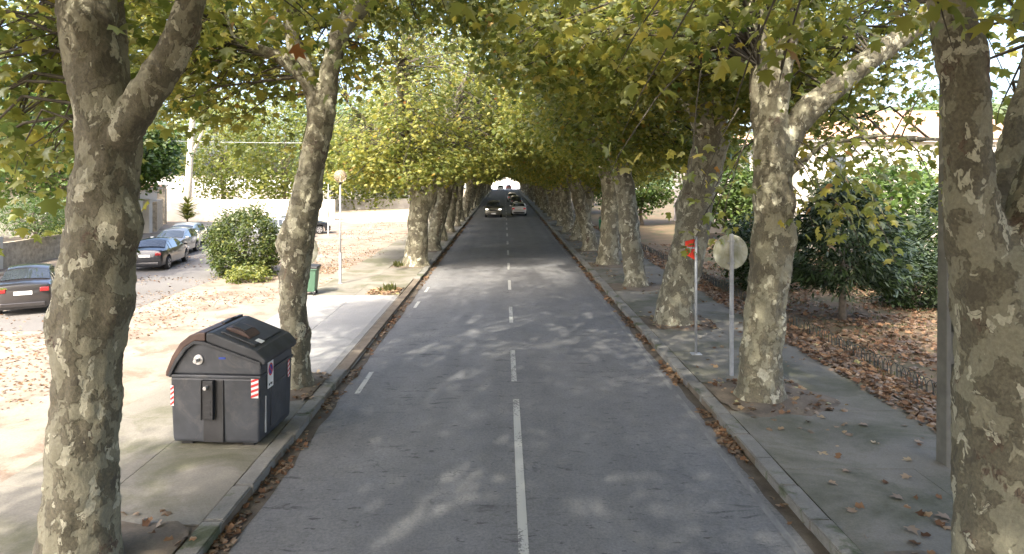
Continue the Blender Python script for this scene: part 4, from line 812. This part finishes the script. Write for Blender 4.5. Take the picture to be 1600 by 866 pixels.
# ------------------------------------------------------------------ cars
def car(name, label, x, y, z, heading, paint, kind, group, Lc=4.4, Wc=1.76, Hc=1.46, lit_head=False, lit_tail=False, far=False):
    t = thing(name, label, 'car', (x, y, z), heading, group); w = Wc / 2; h2 = Lc / 2
    if kind == 'sedan':   st = [(-h2, .62, .84), (-h2 + .05, .80, .99), (-h2 + .12, .88, 1.02), (-h2 + .62, .95, 1.07), (-h2 + 1.28, .96, Hc - .05), (-.25, 1, Hc), (h2 - 1.92, 1, Hc - .06), (h2 - 1.12, .99, .98), (h2 - .30, .92, .82), (h2 - .08, .84, .70), (h2, .70, .55)]; iR, iF = (3, 4), (6, 7)
    elif kind == 'hatch': st = [(-h2, .66, .80), (-h2 + .06, .84, .98), (-h2 + .12, .90, 1.03), (-h2 + .55, .95, Hc - .08), (-h2 + 1.1, .98, Hc - .01), (-.1, 1, Hc), (h2 - 1.85, 1, Hc - .07), (h2 - .98, .99, 1.0), (h2 - .28, .92, .84), (h2 - .07, .84, .70), (h2, .70, .55)]; iR, iF = (2, 3), (6, 7)
    else:                 st = [(-h2, .72, .95), (-h2 + .05, .88, 1.10), (-h2 + .10, .92, 1.15), (-h2 + .42, .96, Hc - .06), (-h2 + 1.0, .98, Hc), (0, 1, Hc), (h2 - 1.75, 1, Hc - .06), (h2 - 1.05, .99, 1.16), (h2 - .22, .94, 1.05), (h2 - .06, .88, .92), (h2, .76, .70)]; iR, iF = (2, 3), (6, 7)
    ya = [s[0] for s in st]; wr = .31 if kind != 'suv' else .36; yw = (-h2 + .82, h2 - .84); belt = .95 if kind != 'suv' else 1.10; zb0 = .22 if kind != 'suv' else .30
    ts_ = set(ya)
    for c in yw:
        for e in (-.40, -.37, -.26, -.12, 0, .12, .26, .37, .40): ts_.add(c + e)
    ys_ = sorted(q for q in ts_ if -h2 <= q <= h2)
    def sec(yv):
        wd = np.interp(yv, ya, [s[1] for s in st]) * w; zt = np.interp(yv, ya, [s[2] for s in st]); zb = zb0 + (.16 if abs(yv) > h2 - .02 else 0)
        for c in yw:
            e = abs(yv - c)
            if e < .385: zb = max(zb, wr + math.sqrt(max(0, .385 ** 2 - e * e)) - .0)
        be = min(zt - .03, belt); k = np.clip((zt - be) / .45, 0, 1); wt = wd * (.93 - .23 * k); zm = max(.56, min(zb + .05, be - .06)); zm = min(zm, be - .05)
        return [(wd * .84, zb), (wd * .985, min(zb + .07, zm - .01)), (wd, zm), (wd * .955, be), (wt, zt - .045 * (0.4 + k * .6)), (wt * .62, zt), (0, zt + .02)]
    rows = []; mb = MB()
    for yv in ys_:
        s = sec(yv); rows.append([(-a, yv, b) for a, b in s] + [(a, yv, b) for a, b in s[-2::-1]])
    m = len(rows[0]); mb.add([p for r_ in rows for p in r_], [(j * m + i, j * m + i + 1, (j + 1) * m + i + 1, (j + 1) * m + i) for j in range(len(rows) - 1) for i in range(m - 1)] + [(j * m, (j + 1) * m, (j + 1) * m + m - 1, j * m + m - 1) for j in range(len(rows) - 1)] + [tuple(range(m - 1, -1, -1)), tuple((len(rows) - 1) * m + i for i in range(m))])
    body = mb.build('body', paint, t, smooth=True); bev = body.modifiers.new('b', 'BEVEL'); bev.width = .02; bev.segments = 2; bev.limit_method = 'ANGLE'; bev.angle_limit = R(28)
    body.data.set_sharp_from_angle(angle=R(40)) if hasattr(body.data, 'set_sharp_from_angle') else None
    def patch(nm, P, mm, par=t, off=.012):
        P = [Vector(p) for p in P]; n = (P[1] - P[0]).cross(P[2] - P[0]).normalized(); c = sum(P, Vector()) / len(P)
        if n.dot(c - Vector((0, 0, .6))) < 0: n = -n
        q = MB(); k = len(P); q.add([p + n * off for p in P] + [p - n * .01 for p in P], [tuple(range(k))] + [(i, (i + 1) % k, (i + 1) % k + k, i + k) for i in range(k)]); return q.build(nm, mm, par)
    def screen(nm, a, b):
        ya_, yb_ = st[a][0], st[b][0]; y0, y1 = ya_ + (yb_ - ya_) * .10, ya_ + (yb_ - ya_) * .90; A, B = sec(y0), sec(y1); k = .97
        q = MB(); off = Vector((0, .014 * (1 if nm == 'windscreen' else -1), .014)); rowsA = [(-A[4][0] * k, y0, A[4][1]), (-A[5][0], y0, A[5][1]), (0, y0, A[6][1]), (A[5][0], y0, A[5][1]), (A[4][0] * k, y0, A[4][1])]; rowsB = [(-B[4][0] * k, y1, B[4][1]), (-B[5][0], y1, B[5][1]), (0, y1, B[6][1]), (B[5][0], y1, B[5][1]), (B[4][0] * k, y1, B[4][1])]
        q.add([Vector(p) + off for p in rowsA + rowsB], [(i, i + 1, i + 6, i + 5) for i in range(4)]); q.build(nm, 'car_glass', t, smooth=True)
    screen('rear_window', *iR); screen('windscreen', *iF)
    y_r = st[iR[0]][0] + (.45 if kind == 'sedan' else .38); y_f = st[iF[1]][0] - .28; cuts_ = [y_r, y_r + (y_f - y_r) * (.26 if kind != 'sedan' else .16), y_r + (y_f - y_r) * .55, y_f]
    for sgn in (-1, 1):
        for a, b in zip(cuts_, cuts_[1:]):
            P = []
            for yv, lo_, hi_ in ((a + .03, .06, .90), (b - .03, .06, .90)):
                s = sec(yv); p3, p4 = Vector((s[3][0] * sgn, yv, s[3][1])), Vector((s[4][0] * sgn, yv, s[4][1])); P.append((p3.lerp(p4, lo_), p3.lerp(p4, hi_)))
            if (P[0][1] - P[0][0]).length < .05 and (P[1][1] - P[1][0]).length < .05: continue
            patch('side_window', [P[0][0], P[1][0], P[1][1], P[0][1]], 'car_glass', off=.010)
        ym = y_f + .02; s = sec(ym); mo = MB(); mo.box((sgn * (s[3][0] + .11), ym, s[3][1] + .07), (.19, .10, .13)); mo.box((sgn * (s[3][0] + .02), ym, s[3][1] + .03), (.1, .05, .04)); mo.build('mirror', paint, t, bevel=.03)
        # lights
        zh = st[8][2] - .13; s = sec(st[8][0]); hl = MB(); hl.box((sgn * s[2][0] * .80, st[8][0] + .165, zh), (.30, .22, .12)); hl.build('headlight', 'lit_head' if lit_head else 'lens', t, bevel=.03)
        zt_ = st[1][2] - .16; tl = MB(); s = sec(st[1][0]); tl.box((sgn * s[2][0] * .84, st[0][0] + .06, zt_), (.26 if kind != 'suv' else .2, .16, .14 if kind != 'suv' else .3)); tl.build('tail_light', 'lit_tail' if lit_tail else 'tail', t, bevel=.02)
        for c in yw:
            s0, s1 = sgn * (w - .225), sgn * (w - .015); wh = MB(); wh.tube([(s0, c, wr), (s0 + sgn * .02, c, wr), (s1 - sgn * .02, c, wr), (s1, c, wr)], [wr - .03, wr, wr, wr - .03], 24); wo_ = wh.build('wheel', 'tyre', t)
            rm = MB(); rm.tube([(s1 - sgn * .03, c, wr), (s1 + sgn * .004, c, wr)], [wr - .09, wr - .10], 20)
            rm.build('rim', 'rim', wo_)
            for k_ in range(5): q = MB(); an = k_ * 2 * math.pi / 5; q.box((0, 0, 0), (.012, .05, .11)); o = q.build('rim_gap', 'tyre', wo_); o.location = (s1 + sgn * .006, c + .13 * math.sin(an), wr + .13 * math.cos(an)); o.rotation_euler = (-an, 0, 0)
    MB().box((0, -h2 - .004, .74 if kind != 'suv' else .9), (.50, .02, .115)).build('number_plate', 'white_plastic', t); MB().box((0, h2 + .005, .46), (.50, .02, .11)).build('number_plate', 'white_plastic', t)
    MB().box((0, h2 - .05, .63 if kind != 'suv' else .78), (.75, .09, .13 if kind != 'suv' else .22)).build('grille', 'black', t, bevel=.02); MB().box((0, h2 - .06, .33), (1.2, .1, .12)).build('lower_grille', 'black', t, bevel=.02)
    MB().box((0, -h2 + .05, .36), (Wc * .70, .12, .14)).build('bumper_trim', 'black' if kind != 'sedan' else paint, t, bevel=.02)
    if kind == 'suv':
        for sgn in (-1, 1): MB().tube([(sgn * w * .62, -h2 + .9, Hc + .05), (sgn * w * .62, h2 - 2.0, Hc + .03)], .02, 6).build('roof_rail', 'galv', t)
    return t
PK = 'cars parked on the side road'; RC = 'cars driving on the avenue'
car('parked_car', 'charcoal sedan seen from behind, left of the nearest trunk', -16.7, 24.1, .117, R(29), 'p_dark', 'sedan', PK, 4.5, 1.74, 1.45)
car('parked_car', 'black sedan with rear to camera, nearest of the three parked in a line', -17.35, 34.4, .117, R(10), 'p_black', 'sedan', PK, 4.6, 1.78, 1.45)
car('parked_car', 'dark grey car parked between black sedan and silver hatchback', -19.0, 39.4, .117, R(188), 'p_grey', 'hatch', PK, 4.2, 1.74, 1.48)
car('parked_car', 'silver hatchback facing the camera at the end of the parked line', -20.4, 43.6, .117, R(188), 'p_silver', 'hatch', PK, 4.25, 1.77, 1.48)
car('parked_car', 'pale silver car parked sideways behind the crooked trunk and bush', -16.1, 49.4, .117, R(-70), 'p_silver', 'hatch', PK, 4.1, 1.72, 1.5)
car('parked_car', 'dark car nose peeping out right of the crooked trunk', -15.7, 53.2, .117, R(-75), 'p_black', 'hatch', PK, 4.2, 1.74, 1.45)
car('driving_car', 'dark olive SUV driving towards the camera with headlights on', -1.18, 76.0, .03, R(180), 'p_olive', 'suv', RC, 4.6, 1.88, 1.72, lit_head=True)
car('driving_car', 'white hatchback driving away, nearest car in the right lane', 1.66, 79.3, .03, R(0), 'p_white', 'hatch', RC, 4.3, 1.80, 1.50, lit_tail=True)
car('driving_car', 'black car ahead of the white hatchback in the right lane', 1.75, 101.5, .03, R(0), 'p_black', 'hatch', RC, 4.3, 1.80, 1.52)
car('driving_car', 'pale silver car ahead of the black car in the right lane', 1.40, 118.5, .03, R(0), 'p_silver', 'hatch', RC, 4.3, 1.78, 1.50, lit_tail=True)
car('driving_car', 'white car far down the left lane near the bright end', -1.1, 200.0, .03, R(180), 'p_white', 'hatch', RC, 4.3, 1.80, 1.55)
car('driving_car', 'tiny dark red car at the far bright end of the road', 1.35, 214, .03, R(0), 'p_red', 'hatch', RC, 4.3, 1.80, 1.5, lit_tail=True)

# ------------------------------------------------------------------ background planting
def bg_tree(name, label, loc, trunk_h, r, cz, rz_, n, size, mm, barkm, tr=0.16, seed=0, per=26, T=QT, F=QF, cat='tree', group=None, spread=None, shell=0.55, limbs=5, droop=.4):
    rng = np.random.default_rng(seed); t = thing(name, label, cat, loc, 0, group)
    u = unit(rng.normal(size=(n, 3))); rad = rng.uniform(shell ** 3, 1, n) ** (1 / 3); lump = np.array([1 + .28 * noise.noise(Vector(q * 2.2) + Vector((seed, 0, 0))) for q in u])
    C = u * (rad * lump)[:, None] * np.array((r, r, rz_)) + np.array((0, 0, cz)); C = C[C[:, 2] > 0.15]
    sp = spread or (r * .15, r * .15, r * .11); P, D, N, sz, tone = clump_leaves(rng, C, per, sp, size, 0.45, .2, droop); P[:, 2] = np.maximum(P[:, 2], .06)
    L = [[(0, 0, -.2, tr * 1.5), (0, 0, .3, tr * 1.1), (rng.normal() * .1, rng.normal() * .1, trunk_h * .6, tr), (rng.normal() * .12, rng.normal() * .12, max(trunk_h, cz), tr * .7), (0, 0, cz + rz_ * .6, tr * .2)]]
    mb = MB()
    c = catmull(L[0], .4); mb.tube([p[:3] for p in c], [max(.01, p[3]) for p in c], 10); mb.build('trunk', barkm, t, smooth=True)
    br = MB()
    for k in range(limbs * 4):
        e = C[rng.integers(len(C))] * np.array((.9, .9, 1)); s0 = np.array((0, 0, trunk_h * rng.uniform(.7, 1.1) if trunk_h > .6 else rng.uniform(.2, .6))); m_ = (s0 + e) / 2 + np.array((0, 0, .1 * r)); br.tube([s0, m_, e], [tr * .4, tr * .25, .008], 5, False)
    br.build('branches', barkm, t, smooth=True)
    q = link('crown', leaves_mesh('crown', P, D, N, sz, tone, T, F, mm), None, t); tag(q, kind='stuff'); return t
bg_tree('round_bush', 'big rounded evergreen bush between the side road and the crooked trunk', (-11.9, 31.3, .11), .5, 1.55, 1.45, 1.62, 520, .12, 'bush_leaf', 'grey_bark', .07, 1, 30, cat='bush', shell=.8, spread=(.17, .17, .14))
bg_tree('low_bush', 'low bright yellow-green plant at the foot of the rounded bush', (-11.0, 29.3, .11), .2, .85, .25, .40, 90, .13, 'lime_leaf', 'grey_bark', .02, 2, 22, cat='bush', shell=.4, spread=(.14, .14, .09))
bg_tree('feathery_tree', 'small dark feathery tree by the stone wall at far left', (-25.0, 36.5, .11), 1.7, 1.9, 2.4, 1.0, 150, .20, 'green_leaf', 'grey_bark', .08, 3, 30, T=FT, F=FF, spread=(.4, .4, .16))
bg_tree('yard_shrub', 'yellow-green shrub under the feathery tree at far left', (-26.3, 40.5, .11), .4, 1.4, .9, .9, 120, .18, 'lime_leaf', 'grey_bark', .05, 4, 24, cat='bush')
for i, (x, y, th, r, cz, rz_, mm, lab) in enumerate((
    (-22.8, 25.5, 4.0, 4.3, 7.6, 3.4, 'green_leaf', 'broad green tree at the left edge above the nearest parked sedan'),
    (-29, 44, 3.0, 4.6, 6.2, 3.8, 'green_leaf', 'leafy green tree behind the stone wall at the left edge'),
    (-36, 55, 4.0, 5.5, 8.0, 4.6, 'green_leaf', 'tall green tree rising behind the nearest left trunk'),
    (-27.2, 50.0, 3.4, 3.1, 6.4, 2.7, 'green_leaf', 'green tree overhanging the gate pillars on the left'),
    (-40, 42, 3.5, 5.5, 7.0, 5.0, 'lime_leaf', 'bright green tree at the far left edge'),
    (-27, 84, 4.0, 7.2, 10.5, 7.6, 'lime_leaf', 'sunlit yellow-green tree behind the white wall'),
    (-18.5, 92, 4.0, 6.0, 9.6, 7.6, 'lime_leaf', 'sunlit yellow-green tree left of the lamp globe behind the wall'),
    (-38, 92, 5.0, 7.5, 11, 7.0, 'lime_leaf', 'tall pale-green tree far behind the gate pillars'),
    (-13, 104, 3.5, 5.0, 7.5, 4.6, 'lime_leaf', 'pale sunlit tree behind the low wall right of the lamp'),
    (-46, 75, 5.0, 7.5, 10, 7.0, 'green_leaf', 'large green tree far behind the left trunk'),
    (-30, 120, 5.0, 9.0, 13, 8.0, 'green_leaf', 'broad hazy tree farthest behind the white wall'),
    (-11, 125, 5.0, 6.0, 10, 7.0, 'green_leaf', 'green tree far behind the left row of trunks'))):
    bg_tree('yard_tree', lab, (x, y, .1), th, r, cz - (2.6 if y > 80 else 0), rz_, 420, .30 if y < 60 else .42, mm, 'grey_bark', .2, 20 + i, 26, group='trees behind the left yard')
# pale bare trunks
t = thing('pale_trunk_tree', 'tall tree with pale bare trunk behind the white wall', 'tree', (-33.5, 72.0, .1))
MB().tube([(0, 0, 0), (.2, 0, 4), (.5, 0, 9), (.9, 0, 14)], [.42, .36, .30, .15], 12).build('trunk', 'pale_bark', t, smooth=True); MB().tube([(.3, 0, 6), (1.5, .2, 9), (2.2, .3, 13)], [.2, .15, .06], 8).build('limb', 'pale_bark', t, smooth=True)
rngx = np.random.default_rng(8); Cx = rngx.normal(size=(60, 3)) * np.array((2.2, 2.0, 1.5)) + np.array((1, 0, 13)); P, D, N, sz, tone = clump_leaves(rngx, Cx, 24, (.5, .5, .4), .35, .5); tag(link('crown', leaves_mesh('crown', P, D, N, sz, tone, QT, QF, 'lime_leaf'), None, t), kind='stuff')
# yucca-like plant
t = thing('spiky_plant', 'spiky yellow-green plant standing before the white wall', 'plant', (-29.8, 64.2, .11)); r8 = np.random.default_rng(9); n = 160; a = r8.uniform(0, 6.28, n); zz = r8.uniform(.3, 2.0, n) ** 1.0
MB().tube([(0, 0, 0), (0, 0, 2.2)], [.08, .04], 8).build('stem', 'grey_bark', t); el = np.where(zz > 1.7, 1.2, .45)
tag(link('blades', leaves_mesh('blades', np.stack([np.zeros(n), np.zeros(n), zz], 1), np.stack([np.cos(a), np.sin(a), el], 1), np.stack([-np.cos(a), -np.sin(a), np.ones(n) * 2], 1), np.where(zz > 1.6, .9, 1.25) * r8.uniform(.7, 1.1, n), r8.uniform(.3, 1, n), FT, FF, 'lime_leaf'), None, t), kind='stuff')
# weeds at the driveway corner
for i, (x, y, lab) in enumerate(((-4.55, 26.7, 'tuft of weeds in the leaf pile beyond the driveway'), (-5.25, 33.9, 'tuft of weeds at the foot of the first trunk beyond the driveway'))):
    t = thing('weed_tuft', lab, 'weeds', (x, y, .14)); n = 70; a = r8.uniform(0, 6.28, n); bl = leaves_mesh('blades', np.stack([r8.normal(size=n) * .14, r8.normal(size=n) * .12, np.zeros(n)], 1), np.stack([np.cos(a) * .6, np.sin(a) * .6, np.ones(n)], 1), np.stack([np.cos(a), np.sin(a), np.zeros(n)], 1), r8.uniform(.12, .4, n), r8.uniform(.3, 1, n), FT, FF, 'grass'); tag(link('blades', bl, None, t), kind='stuff')
# right-hand shrubs
def conifer(label, loc, r, h, base, n, seed, mm='dark_leaf', trunk=True):
    rng = np.random.default_rng(seed); t = thing('cypress_tree', label, 'tree', loc, 0); z = rng.uniform(0, 1, n) ** 1.15; a = rng.uniform(0, 6.28, n)
    prof = np.interp(z, [0, .12, .35, .7, 1.0], [.55, .95, 1.0, .70, .12]) * r * (1 + .22 * np.sin(a * 3 + seed) * np.cos(z * 9 + a)); rr = prof * rng.uniform(.55, 1.05, n) ** .5
    C = np.stack([np.cos(a) * rr, np.sin(a) * rr, base + z * (h - base)], 1); per = 26; idx = np.repeat(np.arange(n), per); m_ = len(idx)
    out = np.stack([np.cos(a), np.sin(a), np.zeros(n)], 1)[idx]; off = rng.normal(size=(m_, 3)) * np.array((.17, .17, .10)) + out * rng.uniform(-.1, .25, m_)[:, None]; off[:, 2] -= .12 * np.abs(rng.normal(size=m_)) * .6
    D = out * 1.0 + rng.normal(size=(m_, 3)) * .45 + np.array((0, 0, -.3)); N = rng.normal(size=(m_, 3)) * .5 + np.array((0, 0, 1.0)) + out * .4
    q = link('crown', leaves_mesh('crown', C[idx] + off, D, N, .26 * rng.uniform(.6, 1.2, m_), np.clip(rng.normal(.45, .22, m_), 0, 1), FT, FF, mm), None, t); tag(q, kind='stuff')
    MB().tube([(0, 0, -.1), (0, 0, base), (0, 0, h * .8)], [.13, .10, .02], 10).build('trunk', 'grey_bark', t, smooth=True)
    br = MB()
    for k in range(30): e = C[rng.integers(n)]; br.tube([(0, 0, e[2] - .1), e * np.array((.5, .5, 1)), e], [.03, .02, .006], 4, False)
    br.build('branches', 'grey_bark', t); return t
conifer('dark green cypress with bare lower trunk on the leafy lawn', (10.65, 21.5, .11), 1.6, 4.2, 1.2, 470, 61)
conifer('dark cypress behind, right of the first one, on the lawn', (14.2, 29.0, .11), 1.6, 4.6, .3, 330, 62)
conifer('dark cypress partly hidden behind the nearest right trunk', (18.6, 28.0, .11), 1.6, 4.4, .3, 300, 63)
bg_tree('dark_shrub', 'dense dark green shrub beside the cypress and utility pole', (14.2, 23.6, .11), .4, 1.15, 1.0, 1.1, 260, .12, 'dark_leaf', 'grey_bark', .06, 64, 30, cat='bush', shell=.7, spread=(.18, .18, .15))
bg_tree('dark_shrub', 'dark green shrub behind the second right trunk', (10.3, 27.5, .11), .4, 1.5, 1.3, 1.4, 300, .14, 'dark_leaf', 'grey_bark', .06, 65, 30, cat='bush', shell=.7)
for i, (x, y, r, cz, lab) in enumerate(((20.5, 36, 2.6, 3.0, 'green tree in front of the white house on the right'), (15.5, 48, 2.6, 3.4, 'green tree on the lawn behind the right-hand trunks'), (12.5, 62, 3.0, 4.0, 'green tree farther back behind the right-hand trunks'), (12, 80, 3.5, 4.5, 'green tree far back behind the right-hand trunks'), (40, 62, 5, 8, 'pale green tree behind the white house on the right'), (13, 100, 4, 5, 'hazy green tree farthest behind the right-hand trunks'))):
    bg_tree('lawn_tree', lab, (x, y, .1), 2.0, r, cz, r * .9, 220, .3, 'green_leaf', 'grey_bark', .15, 70 + i, 26, group='trees behind the lawn')

# ------------------------------------------------------------------ walls and buildings
def window(par, c, w, h, ax, m='pane'):
    f = MB(); d = (w + .16, .10, h + .16) if ax == 'y' else (.10, w + .16, h + .16); p = (w, .14, h) if ax == 'y' else (.14, w, h)
    q = f.box(c, d).build('window', 'white_plastic', par); MB().box(c, p).build('pane', m, q); s = (w + .3, .22, .06) if ax == 'y' else (.22, w + .3, .06); MB().box((c[0], c[1], c[2] - h / 2 - .1), s).build('sill', 'grey_wall', q)
def house(name, label, x0, x1, y0, y1, zt, zr, wall, wins, roofm='roof_tile', hip=True):
    t = thing(name, label, 'house', ((x0 + x1) / 2, (y0 + y1) / 2, .1)); cx, cy = (x0 + x1) / 2, (y0 + y1) / 2; a, b = (x1 - x0) / 2, (y1 - y0) / 2
    MB().box((0, 0, zt / 2), (2 * a, 2 * b, zt)).build('wall', wall, t); r_ = MB(); o_ = .5; h = min(a, b) * (.95 if hip else 0)
    if a > b: r_.add([(-a - o_, -b - o_, zt), (a + o_, -b - o_, zt), (a + o_, b + o_, zt), (-a - o_, b + o_, zt), (-a + h, 0, zr), (a - h, 0, zr)], [(0, 1, 5, 4), (1, 2, 5), (2, 3, 4, 5), (3, 0, 4), (3, 2, 1, 0)])
    else: r_.add([(-a - o_, -b - o_, zt), (a + o_, -b - o_, zt), (a + o_, b + o_, zt), (-a - o_, b + o_, zt), (0, -b + h, zr), (0, b - h, zr)], [(0, 1, 4), (1, 2, 5, 4), (2, 3, 5), (3, 0, 4, 5), (3, 2, 1, 0)])
    ro = r_.build('roof', roofm, t); MB().box((0, 0, zt - .12), (2 * a + .7, 2 * b + .7, .16)).build('eaves', 'white_wall', ro)
    for (u, z, w, h_, face) in wins:
        if face == 's': window(t, (u - cx, -b - .02, z), w, h_, 'y')
        else: window(t, (-a - .02, u - cy, z), w, h_, 'x')
    return t
house('white_house', 'bright white house with red tiled roof behind the right lawn', 17.5, 37, 41, 53, 6.75, 9.0, 'white_wall', [(19.2, 2.2, 1.0, 1.3, 's'), (33, 2.2, 1.0, 1.3, 's'), (20.0, 5.2, 1, 1.2, 's'), (44, 2.4, 1.0, 1.3, 'w'), (44, 5.2, 1, 1.2, 'w'), (49, 5.2, 1, 1.2, 'w')])
house('grey_house', 'grey-pink house glimpsed behind the second right trunk', 16.9, 27, 58, 68, 6.5, 8.4, 'mauve_wall', [(18.3, 2.0, .9, 1.6, 's'), (20.0, 2.0, .9, 1.6, 's'), (18.3, 5.0, .9, 1.3, 's'), (20.0, 5.0, .9, 1.3, 's'), (61, 4.8, .9, 1.3, 'w')])
def wall_run(name, label, pts_, h, th, m, post=None, cap=None, pm='white_wall'):
    t = thing(name, label, 'wall', (pts_[0][0], pts_[0][1], .1)); o = Vector((pts_[0][0], pts_[0][1]))
    for p, q in zip(pts_, pts_[1:]):
        a, b = Vector(p) - o, Vector(q) - o; c = (a + b) / 2; d = b - a; an = math.atan2(d.y, d.x)
        MB().box((c.x, c.y, h / 2), (d.length, th, h), an).build('wall_panel', m, t)
        if cap: MB().box((c.x, c.y, h + .05), (d.length, th + .12, .1), an).build('coping', cap, t)
        if post:
            for e in (a, b): MB().box((e.x, e.y, (h + post) / 2), (.45, .45, h + post), an).build('pillar', pm, t, bevel=.02)
    return t
wall_run('garden_wall', 'tan stone garden wall with white posts at the left edge', [(-24.2, 27), (-24.6, 33), (-24.9, 39), (-26.2, 46)], 1.25, .3, 'stone_wall', .35)
wall_run('white_wall', 'long bright white wall closing the back of the yard', [(-36, 68), (-17.0, 68.6)], 2.1, .25, 'white_wall')
wall_run('gate_wall', 'tan stone gate wall with tall pillars behind the parked cars', [(-28.2, 55), (-31.0, 61.5)], 2.4, .4, 'stone_wall', .0, None)
t = thing('gate_pillar', 'tall stone gate pillar left of the white wall', 'pillar', (-32.3, 63.5, .1), R(20)); MB().box((0, 0, 1.75), (1.5, 1.3, 3.5)).build('shaft', 'stone_wall', t, bevel=.03); MB().box((0, 0, 3.6), (1.8, 1.6, .22)).build('cap', 'white_wall', t, bevel=.03)
for i, (x, y, lab) in enumerate(((-26.9, 50, 'white gate post nearer of two behind the parked cars'), (-28.0, 53.6, 'white gate post farther of two beside the stone gate wall'))):
    t = thing('gate_post', lab, 'post', (x, y, .1)); MB().box((0, 0, 1.3), (.5, .5, 2.6)).build('shaft', 'white_wall', t, bevel=.02); MB().box((0, 0, 2.65), (.62, .62, .12)).build('cap', 'white_wall', t, bevel=.02)
house('gate_house', 'pale house with low tiled roof behind the gate posts', -40, -29.5, 50, 58, 3.6, 5.2, 'white_wall', [(-33, 2.0, 1.0, 1.2, 's')])
wall_run('low_wall', 'low grey wall behind the sunny yard right of the lamp', [(-22.5, 89), (-7.5, 95)], 1.35, .3, 'grey_wall')
t = thing('rail_fence', 'thin railing on top of the low grey wall', 'fence', (-22.5, 89, 1.45)); an = math.atan2(6, 15); 
for k in range(12): MB().box((15 * k / 11, 6 * k / 11, .75), (.1, .1, 1.5), an).build('post', 'galv', t)
for z in (.35, .9, 1.4): MB().box((7.5, 3, z), (16.1, .04, .05), an).build('rail', 'galv', t)
house('far_house', 'white house far behind the yard trees', -36, -22, 128, 138, 5.5, 8, 'white_wall', [(-33, 3, 1.2, 1.4, 's'), (-29, 3, 1.2, 1.4, 's'), (-25, 3, 1.2, 1.4, 's')])
house('end_glow_house', 'pale building added for the white glow at the road end', -14, 16, 320, 335, 9, 12, 'white_wall', [(-8, 3, 2, 2, 's'), (-2, 3, 2, 2, 's'), (4, 3, 2, 2, 's'), (10, 3, 2, 2, 's')])  # invented building, stands in for the white glow closing the road
wall_run('pale_wall', 'pale low wall behind the lawn past the red sign', [(14.5, 53), (24, 55)], 1.0, .25, 'grey_wall')
# far hill
hm_ = MB(); n = 24; vs = []
for j in range(n + 1):
    for i in range(n + 1):
        u, v = i / n, j / n; x, y = 60 + 380 * u, 260 + 260 * v; b = math.sin(math.pi * u) * math.sin(math.pi * v); vs.append((x, y, -1 + 46 * b ** .9 + 5 * b * noise.noise(Vector((x * .03, y * .03, 0)))))
hm_.add(vs, [(j * (n + 1) + i, j * (n + 1) + i + 1, (j + 1) * (n + 1) + i + 1, (j + 1) * (n + 1) + i) for j in range(n) for i in range(n)]); M['hill'] = ground_mat('hill', [(.35, (.05, .075, .025)), (.65, (.11, .13, .05))], .15, 1.0); struct('hill', hm_, 'hill', smooth=True)
# overhead cables
for i, (a, b, sag, lab) in enumerate((((-45, 52, 8.4), (-6, 48, 7.0), .5, 'thin pale overhead cable crossing the yard trees'), ((6.98, 10.8, 8.4), (60, 75, 9.5), 1.5, 'thin dark overhead cable running from the utility pole'))):
    pts3 = [Vector(a).lerp(Vector(b), k / 20) - Vector((0, 0, sag * 4 * (k / 20) * (1 - k / 20))) for k in range(21)]
    tag(MB().tube(pts3, .016, 5).build('overhead_cable', 'galv' if i == 0 else 'fence_wire'), lab, 'cable')
